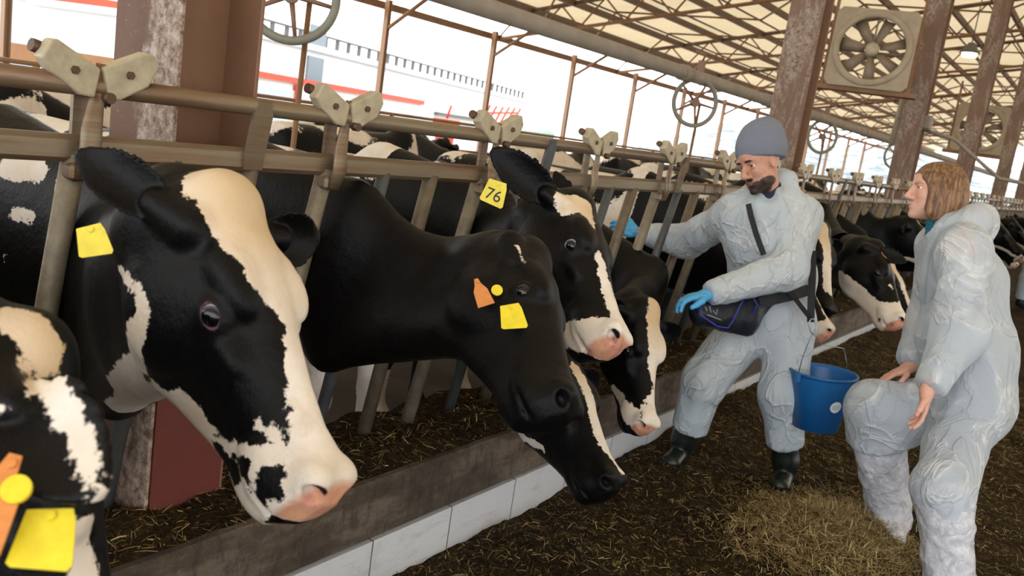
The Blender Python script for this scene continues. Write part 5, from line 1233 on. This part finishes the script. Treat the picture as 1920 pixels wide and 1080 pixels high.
p3, _ = body_mesh('person', J, HRf(-FW * A3(1, 1, 0), (0, 0, 1)), SD, [], M['skin_f'], 1, False, False, 'distant person in a pale blue coverall cropped by the right edge', 1.0, .02)
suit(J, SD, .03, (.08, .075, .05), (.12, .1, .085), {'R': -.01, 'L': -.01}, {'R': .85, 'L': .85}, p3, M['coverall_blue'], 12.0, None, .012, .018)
S = Solid(); hand_prims(S, J['wrR'], RT * .6 - FW * .5, -UP, 1, 1.0); c = J['wrR']; V, Fc = S.mesh(c - .18, c + .18, .008); mesh_np('hand', V, Fc, M['skin_f'], p3)
for s_ in 'LR': boot(J, s_, p3, .2)
b2c = b3(.03, .72, .30); b2 = empty('bucket', b2c, label='blue bucket held by the distant person at the right edge', cat='bucket'); o = bk.children[0]
for ch in list(bk.children):
    if ch.name.startswith('shell'):
        c2 = ch.copy(); link(c2); c2.parent = b2
MB().tube([Xb * .17, Xb * .16 + Zb * .12, Zb * .33, -Xb * .16 + Zb * .12, -Xb * .17], .003, 6).build('wire_handle', M['wire'], b2)
# ------------------------------------------------------------------ more cows: along the row and loose in the barn
def gen_cow(key, T, fw, up, paint, **k):
    o = build_cow('cow', A3(*T), RF(fw, up), 0.0, ((( -.1, -1, -.15), (.8, 0, .4)), ((-.1, 1, -.15), (.8, 0, .4))), paint, fine=.011, label='x', **k); return o
G = [gen_cow('g1', (.42, -.05, 1.15), (.72, -.18, -.67), (.65, .1, .75), [BL(.04, .02, .015, .03), MZ, ('noise', 1, -.5, 11, 1.5, .0)], seed=21, neck=(.0, 0, 1.0, .26)),
     gen_cow('g2', (.38, .04, .92), (.68, -.30, -.67), (.66, -.1, .75), [BL(.07, .05, .04, .05), MZ, JAW, ('noise', 1, -.4, 14, 1.5, .15)], seed=22, neck=(.0, 0, .95, .24)),
     gen_cow('g3', (.45, .0, 1.28), (.80, .05, -.60), (.6, .0, .8), [('he', 1, (.06, 0, .02), (.04, .02, .02)), JAW, ('noise', 1, -.5, 17, 1.5, -.1)], seed=23, neck=(.0, 0, 1.03, .27))]
used = [False] * 3
def put(i, x, y, rz, label, group, s_=1.0):
    o = copy_tree(G[i]) if used[i] else G[i]; used[i] = True
    o.location = (x, y, 0); o.rotation_euler = (0, 0, rz); o.scale = (1, 1, s_); o['label'] = label; o['category'] = 'cow'
    if group: o['group'] = group
random.seed(5)
ys_row = [4.98, 7.8, 8.62]; yy = 9.42
while yy < 33:
    if min(abs(yy - c) for c in cols) > .5: ys_row.append(yy); yy += .8
    else: yy += .1
lab0 = ['black and white cow in the stall hidden behind the man\'s legs', 'cow eating just past the cow with the orange tag', 'second cow past the cow with the orange tag, beside the woman\'s face']
for i, y in enumerate(ys_row):
    put([0, 1, 2, 0, 2, 1, 0][i % 7], random.uniform(-.06, .06), y, random.uniform(-.05, .05), lab0[i] if i < 3 else 'black and white cow far along the feeding row, too small to tell apart', 'cows far along the feeding row' if i >= 3 else None, random.uniform(.97, 1.02))
loose = [(-3.9, 3.4, 1.57, 1), (-3.8, 7.0, 1.5, 0), (-4.0, 10.6, 1.64, 1), (-3.9, 14.2, 1.52, 2), (-4.0, 17.8, 1.6, 1), (-3.9, 21.4, 1.57, 0), (-5.6, 5.2, 1.6, 1), (-5.7, 8.9, 1.5, 2), (-5.6, 12.5, 1.63, 1), (-5.7, 16.1, 1.55, 0), (-5.6, 20.0, 1.6, 1), (-4.0, 25.2, 1.6, 2)]
for j, (x, y, r, i) in enumerate(loose):
    put(i, x, y, r, 'cow standing loose in the barn behind the feeding row, only its back showing', 'loose cows behind the feeding row')
